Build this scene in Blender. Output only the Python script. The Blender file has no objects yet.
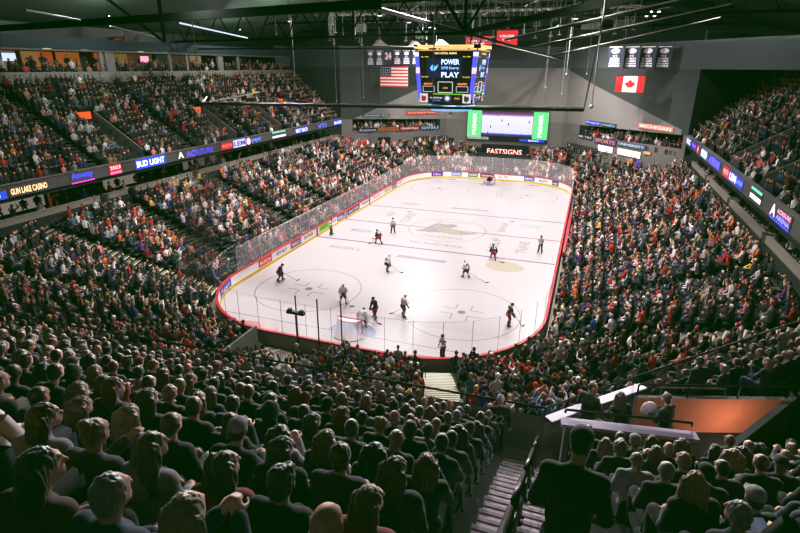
import bpy, bmesh, math, random
import numpy as np
from mathutils import Vector, Matrix, noise, Euler
sc = bpy.context.scene
col = sc.collection
R = random.Random(7)
pi = math.pi

# ------------------------------------------------------------ materials
def lin(c):
    c = c / 255.0
    return c / 12.92 if c <= .04045 else ((c + .055) / 1.055) ** 2.4
def rgb(r, g, b): return (lin(r), lin(g), lin(b), 1.0)
def mat(name, c, rough=.7, metal=0., emit=0., ec=None, bump=0., bscale=30., var=0., vscale=4., alpha=1., spec=.5, coat=0.):
    m = bpy.data.materials.new(name); m.use_nodes = True
    n = m.node_tree.nodes; l = m.node_tree.links; b = n['Principled BSDF']
    b.inputs['Base Color'].default_value = c
    b.inputs['Roughness'].default_value = rough
    b.inputs['Metallic'].default_value = metal
    b.inputs['Specular IOR Level'].default_value = spec
    b.inputs['Coat Weight'].default_value = coat
    if emit:
        b.inputs['Emission Color'].default_value = ec or c
        b.inputs['Emission Strength'].default_value = emit
    if alpha < 1: b.inputs['Alpha'].default_value = alpha
    if var or bump:
        tc = n.new('ShaderNodeTexCoord'); nz = n.new('ShaderNodeTexNoise')
        nz.inputs['Scale'].default_value = vscale if var else bscale
        nz.inputs['Detail'].default_value = 5
        l.new(tc.outputs['Object'], nz.inputs['Vector'])
        if var:
            mx = n.new('ShaderNodeMix'); mx.data_type = 'RGBA'
            mx.inputs['A'].default_value = tuple(x * (1 - var) for x in c[:3]) + (1,)
            mx.inputs['B'].default_value = tuple(min(1, x * (1 + var)) for x in c[:3]) + (1,)
            l.new(nz.outputs['Fac'], mx.inputs['Factor']); l.new(mx.outputs['Result'], b.inputs['Base Color'])
        if bump:
            n2 = n.new('ShaderNodeTexNoise'); n2.inputs['Scale'].default_value = bscale
            l.new(tc.outputs['Object'], n2.inputs['Vector'])
            bp = n.new('ShaderNodeBump'); bp.inputs['Strength'].default_value = bump; bp.inputs['Distance'].default_value = .01
            l.new(n2.outputs['Fac'], bp.inputs['Height']); l.new(bp.outputs['Normal'], b.inputs['Normal'])
    return m
def objcolor_mat(name, rough=.85, kind='cloth'):
    m = bpy.data.materials.new(name); m.use_nodes = True
    n = m.node_tree.nodes; l = m.node_tree.links; b = n['Principled BSDF']
    oi = n.new('ShaderNodeObjectInfo'); tc = n.new('ShaderNodeTexCoord')
    nz = n.new('ShaderNodeTexNoise'); mp = n.new('ShaderNodeMapping')
    l.new(tc.outputs['Object'], mp.inputs['Vector']); l.new(mp.outputs['Vector'], nz.inputs['Vector'])
    if kind == 'hair':
        mp.inputs['Scale'].default_value = (90, 90, 7); nz.inputs['Scale'].default_value = 1.4
    else:
        mp.inputs['Scale'].default_value = (1, 1, 1); nz.inputs['Scale'].default_value = 14
    nz.inputs['Detail'].default_value = 4
    mr = n.new('ShaderNodeMapRange'); mr.inputs['From Min'].default_value = .3; mr.inputs['From Max'].default_value = .7
    mr.inputs['To Min'].default_value = .45 if kind == 'hair' else .75; mr.inputs['To Max'].default_value = 1.5 if kind == 'hair' else 1.15
    l.new(nz.outputs['Fac'], mr.inputs['Value'])
    vm = n.new('ShaderNodeVectorMath'); vm.operation = 'SCALE'
    l.new(oi.outputs['Color'], vm.inputs[0]); l.new(mr.outputs['Result'], vm.inputs['Scale'])
    l.new(vm.outputs['Vector'], b.inputs['Base Color'])
    b.inputs['Roughness'].default_value = rough
    bp = n.new('ShaderNodeBump'); bp.inputs['Strength'].default_value = .5 if kind == 'hair' else .25; bp.inputs['Distance'].default_value = .004
    l.new(nz.outputs['Fac'], bp.inputs['Height']); l.new(bp.outputs['Normal'], b.inputs['Normal'])
    if kind == 'hair': b.inputs['Sheen Weight'].default_value = .6; b.inputs['Sheen Roughness'].default_value = .4; b.inputs['Specular IOR Level'].default_value = .6
    else: b.inputs['Sheen Weight'].default_value = .15
    return m
def emis(name, c, s=1.0): return mat(name, (0.01, 0.01, 0.01, 1), .5, emit=s, ec=c)

M = {}
M['concrete'] = mat('concrete', rgb(78, 76, 72), .85, var=.25, vscale=1.2, bump=.3, bscale=20)
M['tread'] = mat('stand_concrete', rgb(42, 44, 42), .9, var=.25, vscale=1.5)
M['stair'] = mat('stair_concrete', rgb(218, 196, 210), .85, var=.3, vscale=5, bump=.4, bscale=60)
M['riser'] = mat('stair_riser', rgb(96, 86, 94), .9, var=.2)
M['aisle'] = mat('aisle_steps', rgb(120, 116, 98), .85, var=.25, vscale=3)
M['nosing'] = mat('pale_nosing', rgb(205, 200, 185), .7)
M['parapet'] = mat('parapet_paint', rgb(104, 102, 98), .7, var=.2, vscale=1.5)
M['ledge'] = mat('ledge_cap', rgb(175, 165, 185), .5, var=.1)
M['railm'] = mat('black_rail', rgb(26, 26, 27), .35, metal=.6)
M['railh'] = mat('worn_handrail', rgb(58, 52, 54), .32, metal=.7)
M['loge'] = mat('loge_concrete', rgb(140, 132, 122), .8, var=.2, vscale=1)
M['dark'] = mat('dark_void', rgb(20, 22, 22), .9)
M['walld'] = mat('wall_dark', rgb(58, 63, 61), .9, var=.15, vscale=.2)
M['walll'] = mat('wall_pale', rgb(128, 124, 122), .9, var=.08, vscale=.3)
M['wallm'] = mat('wall_mid', rgb(112, 108, 106), .9, var=.1, vscale=.3)
M['band'] = mat('wall_band', rgb(74, 79, 82), .85, var=.1, vscale=.3)
M['blueband'] = mat('bulkhead_blue', rgb(50, 59, 68), .85, var=.1, vscale=.3)
M['ceil'] = mat('roof_deck', rgb(60, 74, 64), .9, var=.35, vscale=.15)
M['truss'] = mat('truss_dark', rgb(6, 9, 7), .95, spec=.1)
M['trussl'] = mat('truss_pale', rgb(150, 148, 138), .6)
M['fascia'] = mat('fascia', rgb(84, 80, 80), .6, var=.1)
M['orange'] = mat('orange_wall', rgb(170, 112, 84), .85, var=.3, vscale=2, bump=.3, bscale=40)
M['white'] = mat('white_paint', rgb(190, 186, 186), .45)
M['red'] = mat('red_cap', rgb(176, 24, 44), .4)
M['yellow'] = mat('yellow_kick', rgb(205, 172, 24), .45)
M['steel'] = mat('steel', rgb(120, 120, 120), .35, metal=.8)
M['black'] = mat('black_plastic', rgb(14, 14, 15), .4)
M['skin'] = objcolor_mat('skin', .55)
M['cloth'] = objcolor_mat('cloth', .85)
M['hair'] = objcolor_mat('hair', .42, 'hair')
M['seatp'] = mat('seat_plastic', rgb(22, 29, 29), .75)
def glass_mat(name, tint, a, rough=.1):
    m = bpy.data.materials.new(name); m.use_nodes = True
    n = m.node_tree.nodes; l = m.node_tree.links; n.clear()
    o = n.new('ShaderNodeOutputMaterial'); t = n.new('ShaderNodeBsdfTransparent'); d = n.new('ShaderNodeBsdfPrincipled')
    d.inputs['Base Color'].default_value = tint; d.inputs['Roughness'].default_value = rough
    mx = n.new('ShaderNodeMixShader'); mx.inputs[0].default_value = a
    l.new(t.outputs[0], mx.inputs[1]); l.new(d.outputs[0], mx.inputs[2]); l.new(mx.outputs[0], o.inputs[0])
    return m
M['glass'] = glass_mat('rink_glass', rgb(235, 228, 232), .24, .6)
M['glassn'] = glass_mat('rink_glass_near', rgb(215, 220, 225), .045)
M['net'] = glass_mat('net_mesh', rgb(120, 118, 118), .055, .9)
M['netd'] = glass_mat('net_folded', rgb(165, 160, 158), .38, .9)
def cm(r, g, b, e=0., rough=.5):   # cached flat colour
    k = 'c%d_%d_%d_%.2f' % (r, g, b, e)
    if k not in M: M[k] = emis('glow_%d_%d_%d' % (r, g, b), rgb(r, g, b), e) if e else mat('paint_%d_%d_%d' % (r, g, b), rgb(r, g, b), rough)
    return M[k]

# ------------------------------------------------------------ mesh builder
class MB:
    def __init__(s): s.v = []; s.f = []; s.m = []; s.mats = []
    def mi(s, m):
        if m not in s.mats: s.mats.append(m)
        return s.mats.index(m)
    def add(s, vs, fs, m):
        o = len(s.v); s.v += [tuple(v) for v in vs]; k = s.mi(m)
        for f in fs: s.f.append(tuple(i + o for i in f)); s.m.append(k)
    def quad(s, pts, m): s.add(pts, [tuple(range(len(pts)))], m)
    def box(s, c, d, m, rz=0, mx=None):
        x, y, z = d[0] / 2, d[1] / 2, d[2] / 2
        vs = [Vector((i * x, j * y, k * z)) for k in (-1, 1) for j in (-1, 1) for i in (-1, 1)]
        if rz: mx = Matrix.Rotation(rz, 3, 'Z')
        if mx is not None: vs = [mx @ v for v in vs]
        s.add([v + Vector(c) for v in vs], [(0, 2, 3, 1), (4, 5, 7, 6), (0, 1, 5, 4), (2, 6, 7, 3), (0, 4, 6, 2), (1, 3, 7, 5)], m)
    def beam(s, a, b, w, h, m):     # box from a to b
        a = Vector(a); b = Vector(b); d = b - a; L = d.length; d.normalize()
        up = Vector((0, 0, 1)) if abs(d.z) < .95 else Vector((0, 1, 0))
        r = d.cross(up).normalized(); u = r.cross(d)
        mx = Matrix((r, d, u)).transposed()
        s.box((a + b) / 2, (w, L, h), m, mx=mx)
    def tube(s, a, b, r, m, n=8, r2=None):
        a = Vector(a); b = Vector(b); d = (b - a).normalized(); r2 = r if r2 is None else r2
        up = Vector((0, 0, 1)) if abs(d.z) < .95 else Vector((0, 1, 0))
        x = d.cross(up).normalized(); y = x.cross(d)
        vs = [];
        for p, q in ((a, r), (b, r2)):
            for i in range(n):
                t = 2 * pi * i / n; vs.append(p + (x * math.cos(t) + y * math.sin(t)) * q)
        fs = [(i, (i + 1) % n, n + (i + 1) % n, n + i) for i in range(n)] + [tuple(range(n))[::-1], tuple(range(n, 2 * n))]
        s.add(vs, fs, m)
    def path(s, pts, r, m, n=8, closed=False):
        for i in range(len(pts) - (0 if closed else 1)): s.tube(pts[i], pts[(i + 1) % len(pts)], r, m, n)
    def strip(s, pa, pb, m, closed=False):   # ribbon between two polylines
        n = len(pa)
        o = len(s.v); s.v += [tuple(p) for p in pa] + [tuple(p) for p in pb]; k = s.mi(m)
        for i in range(n if closed else n - 1):
            j = (i + 1) % n; s.f.append((o + i, o + j, o + n + j, o + n + i)); s.m.append(k)
    def wall(s, pts, z0, z1, th, m, closed=False, mtop=None):  # vertical wall along 2-D polyline with thickness (to the left)
        P = [Vector(p) for p in pts]; n = len(P); off = []
        for i in range(n):
            a = P[(i - 1) % n] if (closed or i > 0) else P[i]; b = P[(i + 1) % n] if (closed or i < n - 1) else P[i]
            d = (b - a).normalized(); off.append(P[i] + Vector((-d.y, d.x)) * th)
        A0 = [(p.x, p.y, z0) for p in P]; A1 = [(p.x, p.y, z1) for p in P]
        B0 = [(p.x, p.y, z0) for p in off]; B1 = [(p.x, p.y, z1) for p in off]
        s.strip(A0, A1, m, closed); s.strip(B1, B0, m, closed); s.strip(A1, B1, mtop or m, closed); s.strip(B0, A0, m, closed)
        if not closed:
            s.quad([A0[0], A1[0], B1[0], B0[0]], m); s.quad([A0[-1], B0[-1], B1[-1], A1[-1]], m)
    def sphere(s, c, r, m, n=8, k=5, sc_=(1, 1, 1)):
        vs = [(c[0], c[1], c[2] - r * sc_[2])]
        for j in range(1, k):
            t = -pi / 2 + pi * j / k
            for i in range(n):
                a = 2 * pi * i / n
                vs.append((c[0] + r * sc_[0] * math.cos(t) * math.cos(a), c[1] + r * sc_[1] * math.cos(t) * math.sin(a), c[2] + r * sc_[2] * math.sin(t)))
        vs.append((c[0], c[1], c[2] + r * sc_[2])); fs = []
        for i in range(n):
            fs.append((0, 1 + (i + 1) % n, 1 + i)); T = len(vs) - 1; b = 1 + (k - 2) * n
            fs.append((b + i, b + (i + 1) % n, T))
            for j in range(k - 2):
                a = 1 + j * n; fs.append((a + i, a + (i + 1) % n, a + n + (i + 1) % n, a + n + i))
        s.add(vs, fs, m)
    def mesh(s, name, smooth=False):
        me = bpy.data.meshes.new(name); me.from_pydata(s.v, [], s.f)
        for m in s.mats: me.materials.append(m)
        me.polygons.foreach_set('material_index', s.m)
        if smooth: me.polygons.foreach_set('use_smooth', [True] * len(s.f))
        me.update(); return me
    def build(s, name, parent=None, smooth=False, **kw):
        return link(name, s.mesh(name, smooth), parent, **kw)
def link(name, data, parent=None, loc=None, **kw):
    o = bpy.data.objects.new(name, data); col.objects.link(o)
    if parent: o.parent = parent
    if loc is not None: o.location = loc
    return tag(o, **kw)
def tag(o, label=None, cat=None, group=None, kind=None):
    if label: o['label'] = label
    if cat: o['category'] = cat
    if group: o['group'] = group
    if kind: o['kind'] = kind
    return o
def empty(name, loc, label=None, cat=None, group=None, rz=0):
    o = link(name, None, None, loc, label=label, cat=cat, group=group); o.rotation_euler = (0, 0, rz)
    o.empty_display_size = .2
    return o
def recentre(o):
    """put a single-mesh thing's origin at its own base"""
    me = o.data; n = len(me.vertices); a = np.empty(n * 3); me.vertices.foreach_get('co', a); a = a.reshape(-1, 3)
    c = (a.min(0) + a.max(0)) / 2; c[2] = a[:, 2].min(); a -= c; me.vertices.foreach_set('co', a.ravel()); me.update()
    o.location = Vector(c) + Vector(o.location)
    for ch in o.children: ch.location = Vector(ch.location) - Vector(c)
    return o
_tc = {}
def text_data(s, bold=0.):
    k = (s, bold)
    if k in _tc: return _tc[k]
    cu = bpy.data.curves.new('lettering', 'FONT'); cu.body = s; cu.align_x = 'CENTER'; cu.align_y = 'CENTER'; cu.resolution_u = 2
    cu.offset = bold
    t = bpy.data.objects.new('tmp', cu); col.objects.link(t)
    bpy.context.view_layer.update()
    me = bpy.data.meshes.new_from_object(t.evaluated_get(bpy.context.evaluated_depsgraph_get()))
    bpy.data.objects.remove(t); bpy.data.curves.remove(cu)
    v = np.empty(len(me.vertices) * 3); me.vertices.foreach_get('co', v); v = v.reshape(-1, 3)
    P = [tuple(p.vertices) for p in me.polygons]
    lo = v.min(0); hi = v.max(0); v = (v - (lo + hi) / 2); sz = hi - lo
    bpy.data.meshes.remove(me)
    _tc[k] = (v, P, sz); return _tc[k]
def put_text(mb, s, w, h, o, r, u, m, bold=.012, lift=.0):
    """letters filling w x h centred at o, running along r, up along u"""
    v, P, sz = text_data(s, bold); o = Vector(o); r = Vector(r); u = Vector(u); n = r.cross(u) * lift
    sx = w / sz[0]; sy = h / sz[1]
    mb.add([o + r * (a[0] * sx) + u * (a[1] * sy) + n for a in v], P, m)
def panel(mb, o, r, u, w, h, m, lift=0.):
    o = Vector(o); r = Vector(r); u = Vector(u); n = r.cross(u) * lift
    mb.quad([o + r * a * w / 2 + u * b * h / 2 + n for a, b in ((-1, -1), (1, -1), (1, 1), (-1, 1))], m)
ORD = ['first', 'second', 'third', 'fourth', 'fifth', 'sixth', 'seventh', 'eighth', 'ninth', 'tenth', 'eleventh', 'twelfth', 'thirteenth', 'fourteenth', 'fifteenth', 'sixteenth', 'seventeenth', 'eighteenth', 'nineteenth', 'twentieth', 'twenty-first', 'twenty-second', 'twenty-third', 'twenty-fourth', 'twenty-fifth', 'twenty-sixth', 'twenty-seventh', 'twenty-eighth', 'twenty-ninth', 'thirtieth'] + ['thirty-' + a for a in ('first', 'second', 'third', 'fourth', 'fifth', 'sixth', 'seventh', 'eighth', 'ninth')] + ['fortieth'] + ['forty-' + a for a in ('first', 'second', 'third', 'fourth', 'fifth', 'sixth', 'seventh', 'eighth', 'ninth')]

# ------------------------------------------------------------ camera
CAM = Vector((14.3916, -57.2784, 17.8894))
RX = Vector((0.942490, 0.334210, 0.004084)); UX = Vector((-0.123262, 0.336198, 0.933690)); FX = Vector((-0.310676, 0.880497, -0.358059))
cd = bpy.data.cameras.new('camera'); cd.lens = 522.2 * 36 / 800; cd.sensor_width = 36; cd.clip_start = .1; cd.clip_end = 400
cam = bpy.data.objects.new('camera', cd); col.objects.link(cam)
cam.matrix_world = Matrix(((RX.x, UX.x, -FX.x, CAM.x), (RX.y, UX.y, -FX.y, CAM.y), (RX.z, UX.z, -FX.z, CAM.z), (0, 0, 0, 1)))
sc.camera = cam
def proj(p):
    d = Vector(p) - CAM; z = d.dot(FX)
    if z < .2: return None
    return 400 + 522.2 * d.dot(RX) / z, 266.5 - 522.2 * d.dot(UX) / z, z
# ------------------------------------------------------------ rink geometry
HW, HL, CR = 13.0, 30.48, 8.5
def rink_path(d=0., n=14, off=0):
    """rounded rectangle offset outward by d, counter-clockwise from the right side; returns (x, y, nx, ny, tag, s)"""
    out = []; w = HW + d; l = HL + d; r = CR + d; cx = HW - CR; cy = HL - CR
    def seg(x0, y0, x1, y1, nx, ny, t):
        L = math.hypot(x1 - x0, y1 - y0); k = max(2, int(L / 1.6))
        for i in range(k): f = i / k; out.append((x0 + (x1 - x0) * f, y0 + (y1 - y0) * f, nx, ny, t, f))
    def arc(ax, ay, a0, t):
        for i in range(n): f = i / n; a = a0 + f * pi / 2; out.append((ax + r * math.cos(a), ay + r * math.sin(a), math.cos(a), math.sin(a), t, f))
    seg(w, -cy, w, cy, 1, 0, 'R'); arc(cx, cy, 0, 'FR'); seg(cx, l, -cx, l, 0, 1, 'F'); arc(-cx, cy, pi / 2, 'FL')
    seg(-w, cy, -w, -cy, -1, 0, 'L'); arc(-cx, -cy, pi, 'NL'); seg(-cx, -l, cx, -l, 0, -1, 'N'); arc(cx, -cy, 1.5 * pi, 'NR')
    return out
A_, B_, C_, D_ = (-26.2, 27.0), (-11.0, 40.0), (10.0, 40.0), (26.2, 19.0)
def inside_far(x, y, m=0.):
    """in front of the three far walls"""
    for a, b in ((A_, B_), (B_, C_), (C_, D_)):
        dx, dy = b[0] - a[0], b[1] - a[1]; L = math.hypot(dx, dy)
        if ((x - a[0]) * dy - (y - a[1]) * dx) / L < m: return False
    return True
# ice
mb = MB()
def ice_mat():
    m = mat('ice', rgb(162, 152, 155), .22, spec=.5, var=.03, vscale=.5); b = m.node_tree.nodes['Principled BSDF']
    b.inputs['Roughness'].default_value = .3; b.inputs['Specular IOR Level'].default_value = .26; b.inputs['Coat Weight'].default_value = .0
    return m
M['ice'] = ice_mat()
P = rink_path()
mb.quad([(p[0], p[1], 0) for p in P], M['ice'])
iz = [.004]
def ln(x0, x1, y0, y1, m, z=.004): mb.quad([(x0, y0, z), (x1, y0, z), (x1, y1, z), (x0, y1, z)], m)
def ring(cx, cy, r, w, m, a0=0, a1=2 * pi, n=56, z=.005):
    A = []; B = []
    for i in range(n + 1):
        a = a0 + (a1 - a0) * i / n; A.append((cx + (r - w / 2) * math.cos(a), cy + (r - w / 2) * math.sin(a), z)); B.append((cx + (r + w / 2) * math.cos(a), cy + (r + w / 2) * math.sin(a), z))
    mb.strip(A, B, m)
def disc(cx, cy, rx, ry, m, z=.004, n=40, rot=0): mb.quad([(cx + rx * math.cos(2 * pi * i / n), cy + ry * math.sin(2 * pi * i / n), z) for i in range(n)], m)
lnb = cm(112, 104, 124, rough=.2); lnr = cm(132, 108, 118, rough=.2); lng = cm(136, 127, 132, rough=.2); pk = cm(165, 122, 124, rough=.2)
for y in (-7.62, 7.62): ln(-12.95, 12.95, y - .15, y + .15, lnb)
ln(-12.95, 12.95, -.15, .15, lnr)
for s in (-1, 1):
    gx = 10.9
    ln(-gx, gx, s * 27.13 - .04, s * 27.13 + .04, lnr)
    for x in (-6.7, 6.7):
        ring(x, s * 21.03, 4.5, .09, lng); disc(x, s * 21.03, .32, .32, lnr, .006)
        for a in (-1, 1):
            for b in (-1, 1):
                ln(x + a * .6 - .05, x + a * .6 + .05, s * 21.03 + b * .5, s * 21.03 + b * 1.4, lng, .0055); ln(x + a * .6, x + a * 1.7, s * 21.03 + b * .5 - .05, s * 21.03 + b * .5 + .05, lng, .0057)
        disc(x, s * 6.1, .3, .3, lnr, .006)
    mb.quad([(1.83 * math.cos(pi * i / 20), s * 27.13 - s * 1.83 * math.sin(pi * i / 20), .0045) for i in range(21)][::-s], cm(140, 142, 162, rough=.2))
ring(0, 0, 4.5, .1, lng)
# pink sponsor marks behind the near goal line, tan and grey sponsor ellipses
disc(-7.0, -28.6, 1.9, .8, pk); disc(6.6, -28.9, 2.2, .7, pk); disc(-7.0, 28.6, 1.2, .5, pk); disc(7, 28.6, 1.2, .5, pk)
tan = cm(154, 143, 130, rough=.2)
disc(8.3, -9.9, 1.85, 1.35, tan); disc(-7.8, 10.1, 1.5, .7, tan)
gb = cm(138, 132, 146, rough=.2)
def bar(x0, y0, x1, y1, w, m): 
    d = Vector((x1 - x0, y1 - y0)).normalized() * w / 2; mb.quad([(x0 - d.y, y0 + d.x, .0042), (x0 + d.y, y0 - d.x, .0042), (x1 + d.y, y1 - d.x, .0042), (x1 - d.y, y1 + d.x, .0042)], m)
bar(-2.4, -10.5, 2.7, -10.6, .75, gb); bar(-2.0, 10, 3, 10.1, .8, gb)
tg = cm(138, 129, 133, rough=.2)
# centre emblem: winged griffin head in greys and tan with lettering round it
em = cm(134, 126, 128, rough=.2); em2 = cm(145, 135, 126, rough=.2); em3 = cm(148, 140, 143, rough=.2)
def poly(pts, m, z=.006, s=1., o=(0, 0)): mb.quad([(o[0] + x * s, o[1] + y * s, z) for x, y in pts], m)
poly([(-3.6, -1.6), (-2.6, -.6), (-2.2, 1.3), (-1.6, 2.4), (-.8, 2.0), (.2, 2.5), (1.0, 1.6), (.1, .7), (1.2, .2), (2.5, -.2), (3.6, -.2), (3.5, -.8), (2.6, -1.3), (1.0, -1.6), (-.3, -1.2), (-1.6, -1.7)][::-1], em)
poly([(-.9, -.9), (-1.2, .6), (-.5, 1.3), (.4, .4), (1.6, -.3), (1.9, -1.1), (.5, -1.3)][::-1], em2, .0075)
poly([(1.6, .1), (2.6, .3), (3.4, .1), (2.4, -.2)][::-1], em3, .0078)
poly([(-1.9, .4), (-1.5, 1.9), (-1.1, 1.4), (-1.4, .2)][::-1], em3, .0078)
ux, uy = Vector((1, 0, 0)), Vector((0, 1, 0))
put_text(mb, 'GRIFFINS', 4.6, .62, (.3, -3.0, .006), (1, .0, 0), uy, tg); put_text(mb, 'GRAND RAPIDS', 4.6, .55, (0, 3.2, .006), ux, uy, em3)
put_text(mb, 'Van Andel Arena', 6.0, .8, (.2, -5.6, .006), ux, uy, tg)
for (s_, w, h, x, y) in (('HELP', 4.6, .9, 6.2, -3.6), ('TRANE', 4.2, 1.1, 9.2, -3.5), ('BANK', 4.2, .8, 6.1, 3.5), ('COFFEE', 4.2, 1.1, -5.9, 3.5), ('IHOP', 1.9, 1.0, -8.6, 4.3)):
    put_text(mb, s_, w, h, (x, y, .006), (0, 1, 0), (-1, 0, 0), tg)
put_text(mb, 'amway', 2.3, 1.8, (9.1, 4.5, .006), ux, uy, cm(140, 150, 156, rough=.2)); put_text(mb, 'MEIJER', 2.6, 1.2, (-9.2, -4, .006), ux, uy, cm(134, 130, 150, rough=.2))
put_text(mb, 'BISSELL', 3.6, .7, (-8.3, -10.1, .006), ux, uy, tg)
put_text(mb, 'FOX', 2.2, .9, (3.3, -19.9, .006), (.25, 1, 0), (-1, .25, 0), em3)
put_text(mb, 'CAT', 2.2, .9, (3.0, 20, .006), (.25, 1, 0), (-1, .25, 0), em3); put_text(mb, 'K', 1, .8, (6.2, 19, .0065), ux, uy, em3)
mb.build('ice_surface', kind='structure')

# dasher boards
b = empty('dasher_boards', (0, -HL, 0), 'white rink dasher boards with red cap rail, yellow kick plate and printed adverts', 'rink boards')
b.location = (0, 0, 0)
P2 = [(p[0], p[1]) for p in rink_path()]
Po = [(p[0], p[1]) for p in rink_path(.16)]
def loop(d, z): return [(p[0], p[1], z) for p in rink_path(d)]
m1 = MB(); m1.strip(loop(0, 0), loop(0, 1.06), cm(236, 230, 232), True); m1.strip(loop(.16, 1.06), loop(.16, 0), cm(140, 128, 120), True); m1.build('board_panel', b)
m1 = MB(); m1.strip(loop(-.02, 0), loop(-.02, .24), M['yellow'], True); m1.strip(loop(-.02, .24), loop(0, .24), M['yellow'], True); m1.build('kick_plate', b)
m1 = MB()
for a, c in ((loop(-.04, 1.04), loop(-.04, 1.12)), (loop(-.04, 1.12), loop(.16, 1.12)), (loop(.16, 1.12), loop(.16, 1.0)), (loop(.16, 1.0), loop(-.04, 1.04))): m1.strip(a, c, M['red'], True)
m1.build('cap_rail', b)
adz = .66
def advert(s_, y0, y1, bg, fg, side='L'):
    if side == 'L': o = Vector((-12.985, (y0 + y1) / 2, adz)); r = Vector((0, 1, 0))
    else: o = Vector(((y0 + y1) / 2, 30.465, adz)); r = Vector((1, 0, 0))
    m = MB(); panel(m, o, r, (0, 0, 1), abs(y1 - y0), .68, bg); put_text(m, s_, abs(y1 - y0) * .8, .36, o, r, (0, 0, 1), fg, .02, .01)
    m.build('advert_panel', b)
W = cm(238, 234, 236); 
for a in (('BUSCH', -19.0, -16.8, cm(206, 52, 50), W), ('METRO HEALTH', -16.2, -13.8, W, cm(90, 80, 150)), ('PERRIGO', -13.3, -11.2, cm(112, 50, 130), W), ('SPECTRUM', -10.8, -8.4, W, cm(60, 60, 60)), ('HUSKY', -7.1, -4.5, cm(140, 205, 70), cm(80, 150, 60)),
          ('O', -3.9, -2.6, W, cm(70, 60, 120)), ('BISSELL', -2.5, -.4, cm(70, 66, 130), W), ('AMWAY CENTER', .4, 4.2, cm(74, 62, 92), W), ('MEIJER', 4.8, 8.1, W, cm(90, 70, 130)), ('PIZZA', 8.8, 12.5, W, cm(200, 90, 80)),
          ('TRUCK', 13, 16.0, cm(215, 220, 190), cm(90, 110, 70)), ('DELTA', 16.3, 18.6, cm(76, 60, 130), W), ('SAVERS', 18.9, 21.5, W, cm(200, 140, 60))): advert(*a)
for a in (('HOME', -4.3, -2.6, cm(60, 130, 110), W), ('FARM BUREAU', -2.2, .2, cm(70, 50, 52), W), ('G G', -1.0 + 1.6, 2.6, W, cm(180, 60, 60))): advert(*a, side='F')
def arc_ad(a0, a1, sx, s_, bg, fg, text=True):   # advert bent round a corner; angles in degrees about the corner centre
    cx = sx * (HW - CR); cy = (HL - CR) if True else 0
    m = MB(); A = []; Bq = []
    for i in range(9):
        a = math.radians(a0 + (a1 - a0) * i / 8); A.append((cx + 8.47 * math.cos(a), cy + 8.47 * math.sin(a), .32)); Bq.append((A[-1][0], A[-1][1], 1.0))
    m.strip(A, Bq, bg)
    am = math.radians((a0 + a1) / 2); o = Vector((cx + 8.36 * math.cos(am), cy + 8.36 * math.sin(am), adz)); r = Vector((math.sin(am), -math.cos(am), 0))
    put_text(m, s_, 8.3 * math.radians(abs(a1 - a0)) * .75, .34, o, r, (0, 0, 1), fg, .02); m.build('advert_panel', b)
arc_ad(132, 118, -1, 'CELL', cm(84, 54, 160), W); arc_ad(108, 96, -1, 'NATURAL', cm(130, 150, 200), W)
arc_ad(86, 74, 1, 'PEPSI', cm(60, 90, 180), W); arc_ad(70, 56, 1, 'MI LOTTO', W, cm(90, 60, 140)); arc_ad(52, 42, 1, 'LAKE', cm(48, 60, 130), W)
cx, cy = -(HW - CR), -(HL - CR)
m = MB(); A = []; Bq = []
for i in range(9):
    a = math.radians(189 + 18 * i / 8); A.append((cx + 8.47 * math.cos(a), cy + 8.47 * math.sin(a), .32)); Bq.append((A[-1][0], A[-1][1], 1.0))
m.strip(A, Bq, cm(86, 80, 170)); am = math.radians(198)
put_text(m, 'PRIORITY', 2.0, .34, (cx + 8.36 * math.cos(am), cy + 8.36 * math.sin(am), adz), (-math.sin(am) * -1 * -1, math.cos(am) * -1 * -1 * 1, 0) if False else (math.sin(am) * -1 * -1 if False else -math.sin(am) * -1, -math.cos(am), 0), (0, 0, 1), W, .02)
m.build('advert_panel', b, label='curved corner advert in blue')
for y in (-7.62, 0, 7.62):   # line marks on the boards
    m = MB(); m.box((-12.97, y, .55), (.03, .3, 1.0), cm(96, 96, 120)); m.build('board_line_mark', b)

# rink glass: sheets and stanchions
def glass(name, pts, z1, gm, label, sm, r=.013):
    g = empty(name, (pts[0][0], pts[0][1], 1.12), label, 'rink glass', 'rink glass runs')
    o = Vector(g.location); zz = z1 - 1.12
    q = [Vector((p[0], p[1], 0)) - Vector((o.x, o.y, 0)) for p in pts]
    # resample every 1.83 m
    out = [q[0]]; acc = 0
    for i in range(1, len(q)):
        a, c = q[i - 1], q[i]; L = (c - a).length
        if L < 1e-6: continue
        t = 1.83 - acc
        while t <= L: out.append(a + (c - a) * (t / L)); t += 1.83
        acc = L - (t - 1.83)
    if (out[-1] - q[-1]).length > .3: out.append(q[-1])
    for i in range(len(out) - 1):
        a, c = out[i], out[i + 1]; m = MB(); m.quad([a, c, c + Vector((0, 0, zz)), a + Vector((0, 0, zz))], gm); m.build('glass_pane', g)
    for a in out:
        m = MB(); m.tube(a, a + Vector((0, 0, zz + .02)), r, sm, 6); m.build('stanchion', g)
    m = MB(); m.path([a + Vector((0, 0, zz)) for a in out], .012, cm(190, 186, 188), 4); m.build('glass_edge', g)
RP = rink_path(.09, 20)
def sub(tags): return [p for p in RP if p[4] in tags]
st = cm(205, 200, 205); st2 = cm(96, 92, 92)
f_ = sub(('FR',)) + sub(('F',)) + sub(('FL',)); glass('rink_glass', f_ + [(-13.09, 21.98)], 3.75, M['glass'], 'tall clear glass around the far end of the rink behind the far goal', st)
glass('rink_glass', sub(('L',)) + [(-13.09, -21.98)], 3.3, M['glass'], 'long run of glass along the left boards in front of the crowd', st)
glass('rink_glass', sub(('NL', 'N', 'NR')) + [(13.09, -21.98)], 3.55, M['glassn'], 'clear glass around the near end of the rink behind the near goal', st2)
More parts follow.
